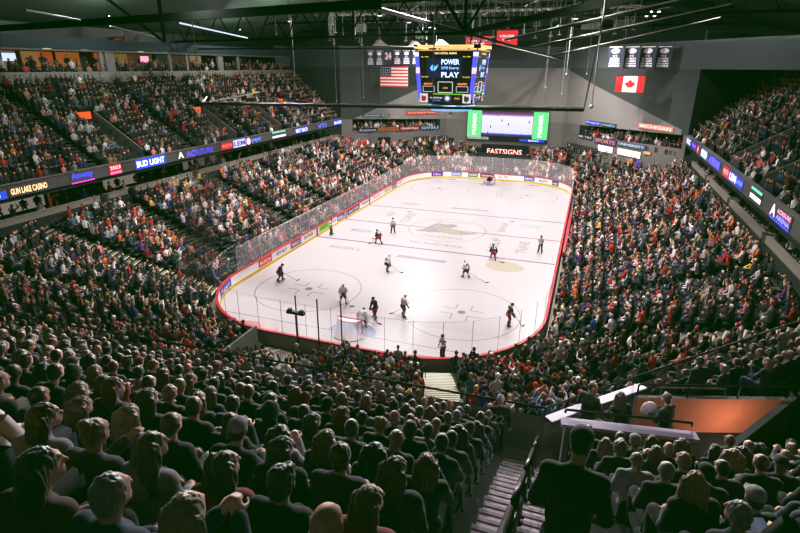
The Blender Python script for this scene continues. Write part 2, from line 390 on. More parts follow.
glass('rink_glass', [(13.09, -21.98), (13.09, -8)], 3.0, M['glassn'], 'short run of glass above the right boards at the near corner', st2)
glass('rink_glass', [(13.09, 9), (13.09, 21.98)], 3.0, M['glass'], 'short run of glass above the right boards at the far corner', st)
# bench front on the right: red and white boards
m = MB(); m.box((13.45, 0.5, .9), (.25, 15, .5), M['red']); recentre(m.build('bench_barrier', label='red padded barrier along the team benches on the right', cat='barrier'))

# goals
def goal(y, s, label):
    g = empty('hockey_goal', (0, y, 0), label, 'goal', rz=0 if s > 0 else pi)     # mouth towards -Y*s... local mouth at y=0, back at +y
    m = MB(); r_ = M['red']
    for x in (-.915, .915): m.tube((x, 0, 0), (x, 0, 1.22), .035, r_)
    m.tube((-.95, 0, 1.22), (.95, 0, 1.22), .035, r_); m.build('goal_frame', g, True)
    m = MB(); wt = M['white']
    base = [(-.915, 0, .04), (-1.1, .45, .04), (-.75, 1.0, .04), (0, 1.12, .04), (.75, 1.0, .04), (1.1, .45, .04), (.915, 0, .04)]
    top = [(-.915, 0, 1.2), (-.75, .4, 1.2), (-.4, .55, 1.2), (0, .58, 1.2), (.4, .55, 1.2), (.75, .4, 1.2), (.915, 0, 1.2)]
    m.path(base, .05, wt); m.path(top, .025, cm(200, 60, 70)); m.tube(top[3], base[3], .02, wt); m.build('goal_base_bar', g, True)
    m = MB(); m.strip(base, top, M['goalnet']); m.quad(top, M['goalnet']); m.build('goal_net', g)
M['goalnet'] = glass_mat('goal_netting', rgb(235, 232, 238), .42, .9)
goal(-27.13, -1, 'red-framed hockey goal with white net at the near end of the ice'); goal(27.13, 1, 'red-framed hockey goal at the far end of the ice')

# ------------------------------------------------------------ lower bowl
NR = 15; RD = .85
def rz_(k): return .45 + .355 * k
def rd_(k): return 1.15 + RD * k
bowl = MB()
def tunnel(x, y): return -4.6 < x < 1.9 and -38.6 < y < -31
def clipseg(p, q):
    mx, my = (p[0] + q[0]) / 2, (p[1] + q[1]) / 2
    return inside_far(mx, my, -.6) and not tunnel(mx, my) and my > -48
for k in range(NR + 1):
    d0 = rd_(k) - .45; d1 = d0 + RD; z = rz_(k)
    A = rink_path(d0, 16); Bp = rink_path(d1, 16); n = len(A)
    # both paths are sampled with the same counts only on arcs, so use the A samples pushed outward
    for i in range(n):
        p, q = A[i], A[(i + 1) % n]
        if not clipseg(p, q): continue
        po = (p[0] + p[2] * RD, p[1] + p[3] * RD); qo = (q[0] + q[2] * RD, q[1] + q[3] * RD)
        bowl.quad([(p[0], p[1], z), (q[0], q[1], z), (qo[0], qo[1], z), (po[0], po[1], z)], M['tread'])
        bowl.quad([(p[0], p[1], z - .355 if k else 0), (q[0], q[1], z - .355 if k else 0), (q[0], q[1], z), (p[0], p[1], z)], M['tread'])
bowl.build('lower_bowl_terracing', kind='structure')
m = MB(); m.quad([(-60, -62, -.02), (60, -62, -.02), (60, 60, -.02), (-60, 60, -.02)], M['concrete']); m.build('floor', kind='structure')
m = MB(); P_in = loop(.16, .0); m.strip(loop(.16, .012), loop(.75, .012), cm(116, 104, 96), True); m.build('floor_walkway', kind='structure')

# aisles: (tag, fraction, first row, last row)
AISLES = [('L', f) for f in (.045, .25, .477, .689, .964)] + [('R', f) for f in (.06, .24, .42, .6, .78, .95)] + [('NL', f) for f in (.23, .5, .78)] + [('NR', f) for f in (.2, .48, .78)] + [('FL', f) for f in (.35, .75)] + [('FR', f) for f in (.25, .65)] + [('N', .9), ('N', .0)] + [('F', .5)]
CYL = HL - CR; CXL = HW - CR
def aisle_frame(t, f):
    """point on the boards and outward normal"""
    if t == 'L': return (-HW, CYL - 2 * CYL * f), (-1, 0)
    if t == 'R': return (HW, -CYL + 2 * CYL * f), (1, 0)
    if t == 'N': return (-CXL + 2 * CXL * f, -HL), (0, -1)
    if t == 'F': return (CXL - 2 * CXL * f, HL), (0, 1)
    a = {'FR': 0, 'FL': .5, 'NL': 1, 'NR': 1.5}[t] * pi + f * pi / 2; sx = 1 if t[1] == 'R' else -1; sy = 1 if t[0] == 'F' else -1
    n_ = (math.cos(a), math.sin(a)); return (sx * CXL + CR * n_[0], sy * CYL + CR * n_[1]), n_
AF = []
for t, f in AISLES:
    p, n_ = aisle_frame(t, f); AF.append((p, n_, t)); tx, ty = -n_[1], n_[0]
    m = MB(); w = .6 if t not in ('NL', 'NR') else .95
    for k in range(NR):
        for h in (0, 1):
            d0 = rd_(k) - .45 + h * RD / 2; zz = rz_(k) + .01 + h * .178
            a = (p[0] + n_[0] * d0, p[1] + n_[1] * d0); c = (p[0] + n_[0] * (d0 + RD / 2), p[1] + n_[1] * (d0 + RD / 2))
            if not inside_far(*c, .3) or tunnel(*c) or c[1] < -45: continue
            q = [(a[0] - tx * w, a[1] - ty * w, zz), (a[0] + tx * w, a[1] + ty * w, zz), (c[0] + tx * w, c[1] + ty * w, zz), (c[0] - tx * w, c[1] - ty * w, zz)]
            m.quad(q, M['aisle'] if t in ('NL', 'NR', 'N') else M['tread'])
            e = .09
            m.quad([(q[0][0], q[0][1], zz + .006), (q[1][0], q[1][1], zz + .006), (q[1][0] + n_[0] * e, q[1][1] + n_[1] * e, zz + .006), (q[0][0] + n_[0] * e, q[0][1] + n_[1] * e, zz + .006)], M['nosing'] if t in ('NL', 'NR') else M['aisle'])
            m.quad([(q[0][0], q[0][1], zz - .178), (q[1][0], q[1][1], zz - .178), q[1], q[0]], M['tread'])
    if m.v: m.build('aisle_steps', kind='structure')
def near_aisle(x, y, w=.8):
    for p, n_, t in AF:
        dx, dy = x - p[0], y - p[1]; along = dx * n_[0] + dy * n_[1]
        if along > -1 and abs(dx * -n_[1] + dy * n_[0]) < (w if t not in ('NL', 'NR', 'L') else 1.12): return True
    return False

# ------------------------------------------------------------ loge level and fascia
LZ = 5.9
for s, nm in ((-1, 'left'), (1, 'right')):
    y0, y1 = (-36, 27) if s < 0 else (-32, 19)
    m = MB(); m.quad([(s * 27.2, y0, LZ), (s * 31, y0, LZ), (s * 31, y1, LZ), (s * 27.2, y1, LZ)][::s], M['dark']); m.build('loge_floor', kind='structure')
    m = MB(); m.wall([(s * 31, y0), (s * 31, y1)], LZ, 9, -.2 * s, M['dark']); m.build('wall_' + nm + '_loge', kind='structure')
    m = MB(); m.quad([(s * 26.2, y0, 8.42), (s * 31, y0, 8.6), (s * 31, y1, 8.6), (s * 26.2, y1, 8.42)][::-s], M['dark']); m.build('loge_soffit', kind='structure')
def loge_rail(s, y0, y1, desc):
    m = MB(); m.box((s * 27.3, (y0 + y1) / 2, 6.42), (.25, y1 - y0, .46), M['loge']); m.box((s * 27.32, (y0 + y1) / 2, 5.85), (.2, y1 - y0, .7), M['tread']); m.box((s * 27.3, (y0 + y1) / 2, 6.68), (.34, y1 - y0, .06), M['loge'])
    for y in (y0, y1): m.box((s * 28.2, y, 6.1), (1.8, .2, 1.1), M['loge'])
    recentre(m.build('loge_balcony_wall', label='pale concrete balcony wall ' + desc, cat='balcony wall', group='loge balcony walls'))
for a in ((-1, -36, -22.2, 'below the gold casino lettering on the left'), (-1, -21.2, -19.0, 'short piece below the red sign on the left'), (-1, -18.0, -9.8, 'below the blue beer sign on the left'), (-1, -8.8, 5.5, 'below the red and blue soft drink signs on the left'), (-1, 6.5, 16, 'below the small white and green sign on the left'), (-1, 17, 27, 'at the far end of the left side'),
          (1, 9, 18.5, 'at the far end of the right side'), (1, -2.5, 8, 'below the blue lettering on the right'), (1, -14, -3.5, 'below the red and blue signs on the right'), (1, -25, -15, 'below the white lettering nearest on the right'), (1, -32, -26, 'at the right edge of the picture')): loge_rail(*a)
# pale back-wall panels of the loge, faintly emissive
for i, (s, y0, y1, c) in enumerate(((-1, -33, -31.3, (205, 196, 190)), (-1, -29.6, -24.8, (212, 200, 190)), (-1, -18.4, -14.2, (206, 192, 170)), (-1, -7, -1, (170, 160, 148)), (1, -27, -20, (120, 108, 96)), (1, -12, -6, (100, 92, 84)))):
    m = MB(); m.box((s * 30.85, (y0 + y1) / 2, 6.75), (.08, y1 - y0, 1.2), cm(*c, .35)); recentre(m.build('loge_pale_panel', label=('wide pale lit panel at the back of the %s loge, ' % ('left' if s < 0 else 'right')) + ORD[i] + ' from the left edge', cat='light panel', group='pale loge panels'))
m = MB(); m.box((-30.6, -24.1, 6.9), (.1, .9, 1.9), cm(170, 90, 30, .25)); recentre(m.build('loge_doorway', label='amber lit doorway between loge panels under the blue lettering on the left', cat='doorway'))
FP = [(-26.2, -34), (-14, -46.9), (14.2, -45.55), (15.0, -44.7), (22.1, -37.4), (26.2, -33.2)]
m = MB(); m.wall([(-26.2, 27), (-26.2, -34)], 8.5, 9.45, -.25, M['fascia']); m.box((-26.3, -3.5, 9.48), (.4, 61, .06), M['parapet']); m.build('trim_left_fascia', kind='structure')
m = MB(); m.wall([(26.2, -33.2), (26.2, 19)], 8.75, 9.85, -.25, M['fascia']); m.box((26.3, -7, 9.88), (.4, 52, .06), M['parapet']); m.build('trim_right_fascia', kind='structure')
m = MB(); m.wall(FP, 7.9, 9.5, -.25, M['parapet'], mtop=M['truss']); m.wall([FP[2], FP[3], (16.6, -43.1)], 9.5, 9.54, -.27, M['ledge']); m.build('trim_near_parapet', kind='structure')
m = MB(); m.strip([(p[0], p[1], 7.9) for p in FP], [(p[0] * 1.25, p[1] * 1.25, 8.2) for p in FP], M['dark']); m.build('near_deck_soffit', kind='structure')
# top rail above the parapet
m = MB(); rp = [(p[0], p[1], 9.78) for p in FP]; m.path(rp, .03, M['railm'])
for i in range(len(rp) - 1):
    a, c = Vector(rp[i]), Vector(rp[i + 1]); n_ = max(1, int((c - a).length / 1.9))
    for j in range(n_): q = a + (c - a) * j / n_; m.tube(q, q - Vector((0, 0, .3)), .02, M['railm'])
recentre(m.build('parapet_rail', label='dark guard rail along the front parapet of the near upper deck', cat='rail'))

# LED signs on the fascia
def led(side, y0, y1, lines, bg, z0, z1, label, glow=1.0):
    """lines: (text, rgb, rel height centre, rel height)"""
    x = -26.16 if side < 0 else 26.16; r = Vector((0, 1, 0)) if side < 0 else Vector((0, -1, 0))
    o = Vector((x, (y0 + y1) / 2, (z0 + z1) / 2)); g = empty('led_sign', o, label, 'sign')
    w = abs(y1 - y0); h = z1 - z0; m = MB(); n = r.cross(Vector((0, 0, 1)))
    panel(m, n * .01, r, (0, 0, 1), w, h, cm(*bg, glow) if bg != (84, 80, 80) else M['fascia']); g = m.build('sign_face', g)
    for t, c, cc, hh in lines:
        m = MB()
        if t == '@disc':
            m.quad([n * .03 + r * (hh * h / 2 * math.cos(a * pi / 8)) + Vector((0, 0, hh * h / 2 * math.sin(a * pi / 8))) for a in range(16)], cm(*c, 1.6))
        elif t == '@bar': panel(m, n * .03 + Vector((0, 0, (cc - .5) * h)), r, (0, 0, 1), w, hh * h, cm(*c, 1.6))
        else: put_text(m, t, w * .92, hh * h, n * .03 + Vector((0, 0, (cc - .5) * h)), r, (0, 0, 1), cm(*c, 1.8), .03)
        m.build('sign_lettering' if t[0] != '@' else 'sign_emblem', g)
FB = (84, 80, 80)
LS = [(-1, -32.2, -30.9, [('@disc', (200, 210, 255), .5, .6)], (40, 90, 225), 8.5, 9.1, 'blue and white swirl sign at the left end of the left fascia', 1),
 (-1, -30.7, -27.5, [('GUN LAKE CASINO', (255, 214, 160), .5, .6)], FB, 8.5, 9.3, 'pale gold three-word casino lettering on the left fascia', 1),
 (-1, -25.5, -23.2, [('Amway', (70, 80, 255), .6, .75), ('@bar', (230, 60, 220), .04, .12)], FB, 8.5, 9.4, 'blue lettering with magenta underline on the left fascia', 1),
 (-1, -21.5, -20.2, [('2023', (255, 190, 190), .7, .34), ('@bar', (255, 120, 190), .2, .2)], (235, 50, 70), 8.5, 9.4, 'small red sign with pale numbers on the left fascia', 1),
 (-1, -18.5, -14.6, [('BUD LIGHT', (255, 255, 255), .5, .6)], (50, 90, 225), 8.48, 9.44, 'bright blue beer sign with white letters on the left fascia', 1.2),
 (-1, -12.8, -11.9, [('A', (245, 240, 255), .5, .8)], FB, 8.6, 9.4, 'white triangle emblem on the left fascia', 1), (-1, -11.7, -6.9, [('ACRISURE', (92, 84, 250), .5, .7)], FB, 8.5, 9.4, 'long violet lettering right of the white triangle emblem on the left fascia', 1),
 (-1, -5.6, -3.5, [('WOTV', (255, 110, 110), .5, .5)], (210, 30, 50), 8.55, 9.35, 'red sign with pale letters on the left fascia', 1),
 (-1, -3.3, -.8, [('LEM', (60, 60, 180), .5, .6)], (235, 235, 255), 8.5, 9.4, 'white sign with three blue letters on the left fascia', 1),
 (-1, -.7, .3, [('@disc', (240, 240, 255), .5, .9)], (200, 50, 60), 8.5, 9.4, 'round red, white and blue soft drink emblem on the left fascia', 1), (-1, .4, 2.6, [('pepsi', (90, 130, 255), .5, .7)], FB, 8.5, 9.4, 'blue lettering right of the round soft drink emblem on the left fascia', 1),
 (-1, 5.3, 8.7, [('@bar', (235, 230, 255), .3, .3), ('@bar', (120, 220, 170), .95, .2)], FB, 8.5, 9.4, 'low white bar sign with green tick on the left fascia', 1),
 (-1, 11.4, 15.2, [('MERCY HEALTH', (225, 225, 255), .5, .6)], (60, 70, 200), 8.5, 9.4, 'white on blue two-word sign further along the left fascia', 1),
 (-1, 18.2, 21.4, [('VTI', (90, 110, 255), .5, .7)], FB, 8.5, 9.4, 'blue three-letter sign near the far end of the left fascia', 1),
 (-1, 24.0, 27, [('RUGS', (235, 225, 255), .5, .55)], (70, 70, 215), 8.5, 9.4, 'small violet sign at the far end of the left fascia', 1),
 (1, 18.8, 15.6, [('GLC', (255, 230, 200), .5, .6)], (110, 130, 210), 8.85, 9.75, 'pale sign at the far end of the right fascia', 1),
 (1, 14.6, 11.6, [('Amway', (130, 110, 255), .5, .7)], (60, 40, 160), 8.85, 9.75, 'violet sign second from the far end of the right fascia', 1),
 (1, 11.0, 9.6, [('@disc', (255, 180, 190), .5, .6)], (225, 40, 60), 8.85, 9.75, 'small red sign on the right fascia', 1),
 (1, 8.2, 4.8, [('BUD', (255, 255, 255), .5, .7)], (100, 150, 255), 8.85, 9.75, 'pale blue sign with white letters fourth from far end of right fascia', 1.3),
 (1, 3.6, -1.8, [('ACRISURE', (120, 110, 255), .5, .75)], (50, 50, 190), 8.85, 9.75, 'long violet sign in the middle of the right fascia', 1),
 (1, -3.2, -5.4, [('WOTV', (255, 170, 180), .5, .5)], (225, 40, 70), 8.85, 9.75, 'red sign just beyond the long violet sign toward the right on the right fascia', 1),
 (1, -5.7, -8.2, [('LEM', (240, 240, 255), .5, .65)], (70, 70, 190), 8.85, 9.75, 'blue sign with white letters between red and plain blue signs on right fascia', 1),
 (1, -8.3, -10.4, [('pepsi', (110, 140, 255), .5, .6)], (60, 60, 200), 8.85, 9.75, 'plain blue sign nearest after the three-letter sign on the right fascia', 1),
 (1, -12.8, -15.6, [('@bar', (250, 245, 255), .35, .35), ('@bar', (110, 230, 190), .95, .2)], FB, 8.85, 9.75, 'low white bar sign with green tick on the right fascia', 1),
 (1, -17.9, -19.0, [('A', (245, 240, 255), .55, .8), ('@bar', (70, 80, 255), .03, .12)], FB, 8.85, 9.8, 'white triangle emblem on the right fascia', 1), (1, -19.1, -21.9, [('ACRISURE', (255, 150, 190), .72, .3), ('ARENA', (150, 150, 255), .32, .3), ('@bar', (70, 80, 255), .03, .12)], FB, 8.85, 9.8, 'pink and violet two-line lettering nearest on the right fascia', 1)]
for a in LS: led(*a)

# ------------------------------------------------------------ upper decks
def deck_rows(mb_, s, z0, n, y0f, y1f):
    for j in range(n):
        x0 = s * (26.4 + .8 * j); x1 = s * (27.2 + .8 * j); z = z0 + .51 * j; y0 = y0f(j); y1 = y1f(j)
        mb_.box(((x0 + x1) / 2, (y0 + y1) / 2, z - .3), (.8, y1 - y0, .6), M['tread'])
ldend = lambda j: 27 + .4 * j * .8
rdend = lambda j: min(19 + 1.2 * .8 * j, 29)
m = MB(); deck_rows(m, -1, 8.75, 14, lambda j: -46, ldend); m.build('left_upper_deck_terracing', kind='structure')
m = MB(); deck_rows(m, 1, 9.1, 16, lambda j: -34, rdend); m.build('right_upper_deck_terracing', kind='structure')
# end parapets of the side decks
m = MB()
for j in range(14): m.box((-26.8 - .8 * j, ldend(j) + .1, 8.75 + .51 * j + .2), (.82, .2, 1.3), M['parapet'])
m.build('trim_left_deck_end', kind='structure')
m = MB()
for j in range(16): m.box((26.8 + .8 * j, rdend(j) + .1, 9.1 + .51 * j + .15), (.82, .2, 1.1), M['parapet'])
m.build('trim_right_deck_end', kind='structure')
UA = {-1: [-33, -22, -9.5, 1.5, 12.5, 22], 1: [-26.5, -16, -6, 4.5, 13]}
for s in (-1, 1):
    for y in UA[s]:
        m = MB()
        for j in range(14 if s < 0 else 16):
            if y > (ldend(j) if s < 0 else rdend(j)) - .6: continue
            z = (8.75 if s < 0 else 9.1) + .51 * j
            for h in (0, 1):
                x = s * (26.4 + .8 * j + .4 * h); m.box((x + s * .2, y, z + .13 * h * 2 - .1), (.4, 1.0, .25), M['tread']); m.box((x + s * .04, y, z + .26 * h + .03), (.07, 1.0, .012), M['aisle'])
        m.build('upper_aisle_steps', kind='structure')
# vomitories cut in the side decks: side walls, orange-lit head
def vomitory(s, y, j0, j1, desc):
    g = empty('vomitory', (s * (26.8 + .8 * j0), y, (8.75 if s < 0 else 9.1) + .51 * j0), desc, 'stand entrance', 'upper deck entrances')
    L = .8 * (j1 - j0); H = .51 * (j1 - j0)
    for dy in (-1.1, 1.1):
        m = MB(); m.quad([(0, dy, -.3), (s * L, dy, H - .5), (s * L, dy, H + .75), (0, dy, .75)], M['parapet']); m.quad([(0, dy + .12, -.3), (0, dy + .12, .75), (s * L, dy + .12, H + .75), (s * L, dy + .12, H - .5)], M['parapet'])
        m.quad([(0, dy, .75), (s * L, dy, H + .75), (s * L, dy + .12, H + .75), (0, dy + .12, .75)], M['loge']); m.build('side_wall', g)
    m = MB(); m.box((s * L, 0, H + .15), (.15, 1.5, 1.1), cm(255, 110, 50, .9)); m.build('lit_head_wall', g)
    m = MB(); m.quad([(0, -1.1, .02), (s * L, -1.1, .05), (s * L, 1.1, .05), (0, 1.1, .02)], M['dark']); m.build('ramp', g)
for a in ((-1, -17.0, 1, 8, 'upper left stand entrance with orange lit end above the red sign'), (-1, -1.6, 1, 7, 'upper left stand entrance beside the blue wall above the violet lettering'), (-1, 9.0, 1, 7, 'upper left stand entrance with orange lit end above the soft drink signs'), (-1, 18, 1, 7, 'upper left stand entrance nearest the far end'),
          (1, 9.0, 1, 8, 'upper right stand entrance near the far end with orange lit end'), (1, -1.0, 1, 8, 'upper right stand entrance with orange lit end in the middle'), (1, -11.5, 1, 8, 'upper right stand entrance nearest the right edge')): vomitory(*a)
VOM = {-1: [-17.0, -1.6, 9.0, 18.], 1: [9., -1., -11.5]}

# suites above the left deck
m = MB(); m.box((-38.0, -4, 16.6), (.4, 74, 1.2), cm(150, 144, 138)); m.build('trim_suite_parapet', kind='structure')
m = MB(); m.quad([(-38.4, -41, 16.5), (-42, -41, 16.5), (-42, 33, 16.5), (-38.4, 33, 16.5)], M['dark']); m.build('suite_floor', kind='structure')
m = MB(); m.box((-38.5, -4, 20.0), (.5, 74, 1.1), M['blueband']); m.box((-38.7, -4, 19.4), (.5, 74, .3), cm(120, 118, 112)); m.build('trim_suite_bulkhead', kind='structure')
m = MB(); m.wall([(-42.2, -41), (-42.2, 33)], 16.4, 22, .2, cm(38, 34, 32)); m.build('wall_left', kind='structure')
su = [(-20.8, -18.9, (235, 160, 80)), (-18.2, -16.6, (205, 140, 70)), (-15.6, -14.0, (215, 165, 90)), (-13.9, -12.5, (240, 120, 40)), (-11.6, -9.3, (230, 140, 50)), (-6.9, -6.0, (235, 130, 70)), (-5.6, -2.4, (190, 150, 80)), (-1.8, 1.6, (120, 90, 55)), (3, 5, (70, 80, 70)), (6.0, 9, (110, 90, 60)), (9.5, 11.5, (210, 200, 150))]
for i, (y0, y1, c) in enumerate(su):
    g = empty('suite_window', (-41.6, (y0 + y1) / 2, 17.25), 'warmly lit private suite bay in the top left wall, %s bay from the left' % ORD[i], 'suite', 'suite bays above the left deck')
    m = MB(); m.box((0, 0, 1.0), (.1, (y1 - y0) * 1.25, 1.9), cm(*[int(q * .86) for q in c], .5)); m.build('lit_back_wall', g)
    m = MB(); m.box((1.4, 0, .35), (.5, (y1 - y0) * .8, .1), cm(90, 70, 50)); m.build('counter', g)
    m = MB(); m.box((.08, R.uniform(-.3, .3), 1.1), (.05, .7, .5), cm(*(R.choice([(120, 50, 20), (255, 200, 120), (60, 50, 40)])), .4)); m.build('wall_picture', g)
for i, y in enumerate((-22.2, -8.6, -7.4, 2.2, 5.4, 12.6, 17)):
    m = MB(); m.box((-38.9, y, 18.2), (.3, .45 if i not in (2, 5) else 1.2, 2.2), cm(140, 134, 132)); m.build('trim_suite_pier', kind='structure')
for y, c in ((-17.6, (190, 210, 255)), (.0, (240, 160, 190))):
    m = MB(); m.box((-40.9, y, 18.6), (.12, 1.35, .75), cm(*c, 1.3)); m.box((-40.97, y, 18.6), (.1, 1.5, .88), M['black']); recentre(m.build('television', label='glowing %s television on the wall of a top left suite' % ('pale blue' if y < -5 else 'pink'), cat='television'))
for i, y in enumerate((-15.3, -10.9, -3.0, -13.0 + 14)):
    m = MB(); m.box((-38.38, y, 19.45 if i % 2 == 0 else 19.5), (.04, .9, .14), cm(240, 225, 190, .9)); recentre(m.build('suite_number_light', label='small lit number strip above the suites, %s from the left' % ORD[i], cat='light', group='suite number strips'))

# ------------------------------------------------------------ far walls
def segwall(a, b_, polys, nm):
    a = Vector(a); b_ = Vector(b_); L = (b_ - a).length; d = (b_ - a) / L; n_ = Vector((d.y, -d.x))
    def P(s_, z, o=0): q = a + d * (s_ * L) + n_ * o; return (q.x, q.y, z)
    for name, mm, off, pts in polys:
        m = MB(); m.quad([P(s_, z, off) for s_, z in pts], mm); m.build(name, kind='structure')
    return P
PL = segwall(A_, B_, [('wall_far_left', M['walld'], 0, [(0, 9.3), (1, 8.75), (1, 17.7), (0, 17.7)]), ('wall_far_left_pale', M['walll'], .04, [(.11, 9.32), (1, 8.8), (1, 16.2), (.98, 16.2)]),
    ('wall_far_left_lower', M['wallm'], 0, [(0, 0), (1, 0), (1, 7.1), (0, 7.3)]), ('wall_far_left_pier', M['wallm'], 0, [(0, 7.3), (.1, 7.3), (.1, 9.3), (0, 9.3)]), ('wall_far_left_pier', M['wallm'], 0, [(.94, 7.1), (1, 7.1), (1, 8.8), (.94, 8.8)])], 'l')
PM = segwall(B_, C_, [('wall_far', M['wallm'], 0, [(0, 0), (1, 0), (1, 8.9), (0, 8.9)]), ('wall_far_upper', M['walll'], 0, [(0, 8.9), (1, 8.9), (1, 17.7), (0, 17.7)]), ('wall_far_dark', M['walld'], .03, [(0, 16.0), (.1, 17.7), (0, 17.7)])], 'm')  # last polygon: triangle carrying on the dark wall tone
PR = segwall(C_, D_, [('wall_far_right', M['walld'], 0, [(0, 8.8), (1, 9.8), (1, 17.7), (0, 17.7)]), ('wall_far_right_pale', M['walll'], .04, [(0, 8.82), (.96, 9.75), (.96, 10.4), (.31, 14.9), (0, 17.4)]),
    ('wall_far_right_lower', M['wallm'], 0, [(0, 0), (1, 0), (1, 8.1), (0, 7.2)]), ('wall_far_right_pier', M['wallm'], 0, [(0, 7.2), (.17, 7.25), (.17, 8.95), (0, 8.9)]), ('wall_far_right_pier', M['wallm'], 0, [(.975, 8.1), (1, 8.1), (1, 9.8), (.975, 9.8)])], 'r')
# dark press-box recesses
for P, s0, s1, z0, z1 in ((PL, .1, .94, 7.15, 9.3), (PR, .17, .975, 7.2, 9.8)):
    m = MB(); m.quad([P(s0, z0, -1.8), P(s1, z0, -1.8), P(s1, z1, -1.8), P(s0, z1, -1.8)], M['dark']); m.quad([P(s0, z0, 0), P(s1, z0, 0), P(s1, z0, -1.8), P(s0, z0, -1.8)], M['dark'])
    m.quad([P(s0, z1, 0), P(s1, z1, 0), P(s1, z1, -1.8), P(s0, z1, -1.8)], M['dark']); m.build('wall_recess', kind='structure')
# upper bands and side returns
m = MB(); band = [(-38.3, 31.6), (-26.2, 27.2), (-11, 39.9), (10, 39.9), (36, 6.2)]
m.wall(band, 17.7, 20.7, .4, M['band']); m.wall([(p[0], p[1]) for p in band], 20.7, 21.0, .4, cm(60, 62, 60)); m.build('trim_far_bulkhead', kind='structure')
m = MB(); m.wall([(-42.2, 33.2), (-26.2, 27.2)], 9, 17.7, .2, M['walld']); m.build('wall_left_return', kind='structure')
m = MB(); m.wall([(26.2, 19.3), (36, 31), (41, 31)], 9, 22, .2, M['walld']); m.wall([(40, 31), (40, -40)], 16, 22, .2, M['walld']); m.build('wall_right', kind='structure')
# sign boards on the far walls
def wsign(P, a, s0, s1, z0, z1, bg, txt, fg, label, glow=.9, off=.12, tw=.9, th=.6):
    p0 = Vector(P(s0, z0, off)); p1 = Vector(P(s1, z0, off)); r = (p1 - p0); w = r.length; r.normalize()
    o = (p0 + p1) / 2; g = empty('wall_sign', o, label, 'sign'); m = MB(); h = z1 - z0
    panel(m, (0, 0, h / 2), r, (0, 0, 1), w, h, cm(*bg, glow) if glow else cm(*bg)); 
    n_ = r.cross(Vector((0, 0, 1))); m.box(Vector((0, 0, h / 2)) - n_ * .06, (w, .1, h), M['black'], rz=math.atan2(r.y, r.x)); g = m.build('sign_face', g)
    if txt:
        m = MB(); put_text(m, txt, w * tw, h * th, n_ * .03 + Vector((0, 0, h / 2)), r, (0, 0, 1), cm(*fg, max(glow, .8) * 1.2), .02); m.build('sign_lettering', g)
wsign(PL, 0, .19, .44, 9.6, 10.0, (20, 24, 28), 'ADVANCED TECH', (190, 235, 240), 'black strip sign with pale glowing letters above the left press box', .2)
wsign(PL, 0, .60, .90, 9.75, 10.35, (225, 70, 50), 'Grand Rapids Home', (255, 190, 170), 'orange red lettering strip above the left press box', .9)
for s0, s1, bg, t, fg, l in ((.15, .32, (40, 30, 60), 'fuzion', (190, 170, 210), 'purple banner with a pale word below the left press box'), (.33, .53, (225, 165, 50), 'LOEKS', (150, 50, 60), 'yellow banner below the left press box'), (.54, .73, (220, 70, 60), 'QuikOps', (255, 220, 215), 'red banner below the left press box'), (.74, .93, (60, 110, 150), 'GVSU', (180, 210, 230), 'blue banner below the left press box')):
    wsign(PL, 0, s0, s1, 7.0, 7.75, bg, t, fg, l, .35)
wsign(PR, 0, .23, .36, 9.3, 9.9, (60, 80, 220), 'Pepsi', (220, 225, 255), 'blue and red sign above the right press box', .9); wsign(PR, 0, .37, .50, 9.3, 9.9, (20, 26, 44), 'FARMERS', (180, 215, 240), 'dark sign with pale letters above the right press box', .4)
wsign(PR, 0, .67, .91, 9.9, 10.6, (240, 150, 130), 'MICHIGAN', (255, 235, 225), 'glowing salmon sign above the right press box', 1.0)
wsign(PR, 0, .17, .31, 7.0, 7.5, (24, 24, 26), 'MR TIRE', (220, 220, 225), 'black sign with white letters at the left of the right press box', .3)
wsign(PR, 0, .33, .52, 6.7, 7.6, (140, 60, 170), 'SPORTS', (230, 180, 90), 'purple banner on the right press box rail', .5)
wsign(PR, 0, .53, .75, 7.0, 7.6, (110, 140, 190), 'UNIVERSITY', (230, 235, 245), 'pale blue banner on the right press box rail', .5)
wsign(PR, 0, .37, .50, 5.6, 6.5, (250, 250, 240), 'X', (225, 230, 225), 'white lit board below the purple banner on the far right wall', 1.6, th=.1)
wsign(PR, 0, .54, .72, 5.7, 6.6, (250, 248, 230), 'GUN LAKE', (200, 190, 140), 'long white lit board below the pale blue banner on the far right wall', 1.6, th=.35)
wsign(PR, 0, .74, .79, 6.5, 6.9, (235, 190, 120), '', (0, 0, 0), 'tiny amber lit sign on the far right wall', 1.0)
# blue round light
p = Vector(PR(.735, 5.0, .75)); m = MB(); m.sphere(p, .45, cm(60, 50, 220, 1.2), 12, 8, (1.3, 1, .8)); recentre(m.build('blue_globe_light', label='round blue glowing light on the far right wall', cat='light'))
# dark doors
for P, s0, s1, z0, z1, l in ((PL, .33, .45, 3.6, 6.0, 'dark square tunnel opening in the far left wall'), (PL, .55, .64, 4.2, 5.2, 'small dark opening in the far left wall'), (PR, .01, .07, 3.0, 4.8, 'narrow dark door at the left of the far right wall'), (PM, .03, .08, 3.2, 5.4, 'narrow dark door left of the video board')):
    m = MB(); q = [Vector(P(s, z, .06)) for s, z in ((s0, z0), (s1, z0), (s1, z1), (s0, z1))]; m.quad(q, M['dark']); m.wall([(q[0].x, q[0].y), (q[1].x, q[1].y)], z1, z1 + .12, .12, M['parapet']); DN = globals().get('DN', 0) + 1; m.build('door_%d' % DN, kind='structure')
# rows of black posts at the back of the end stands
for P, s0, s1, n_, z0, l in ((PL, .66, .985, 15, 4.6, 'row of black upright posts below the left press box'), (PR, .13, .42, 16, 4.7, 'row of black upright posts below the right press box')):
    m = MB()
    for i in range(n_):
        p = Vector(P(s0 + (s1 - s0) * i / (n_ - 1), z0, 1.2)); m.box(p + Vector((0, 0, .7)), (.2, .2, 1.4), M['black'])
    recentre(m.build('post_railing', label=l, cat='railing'))
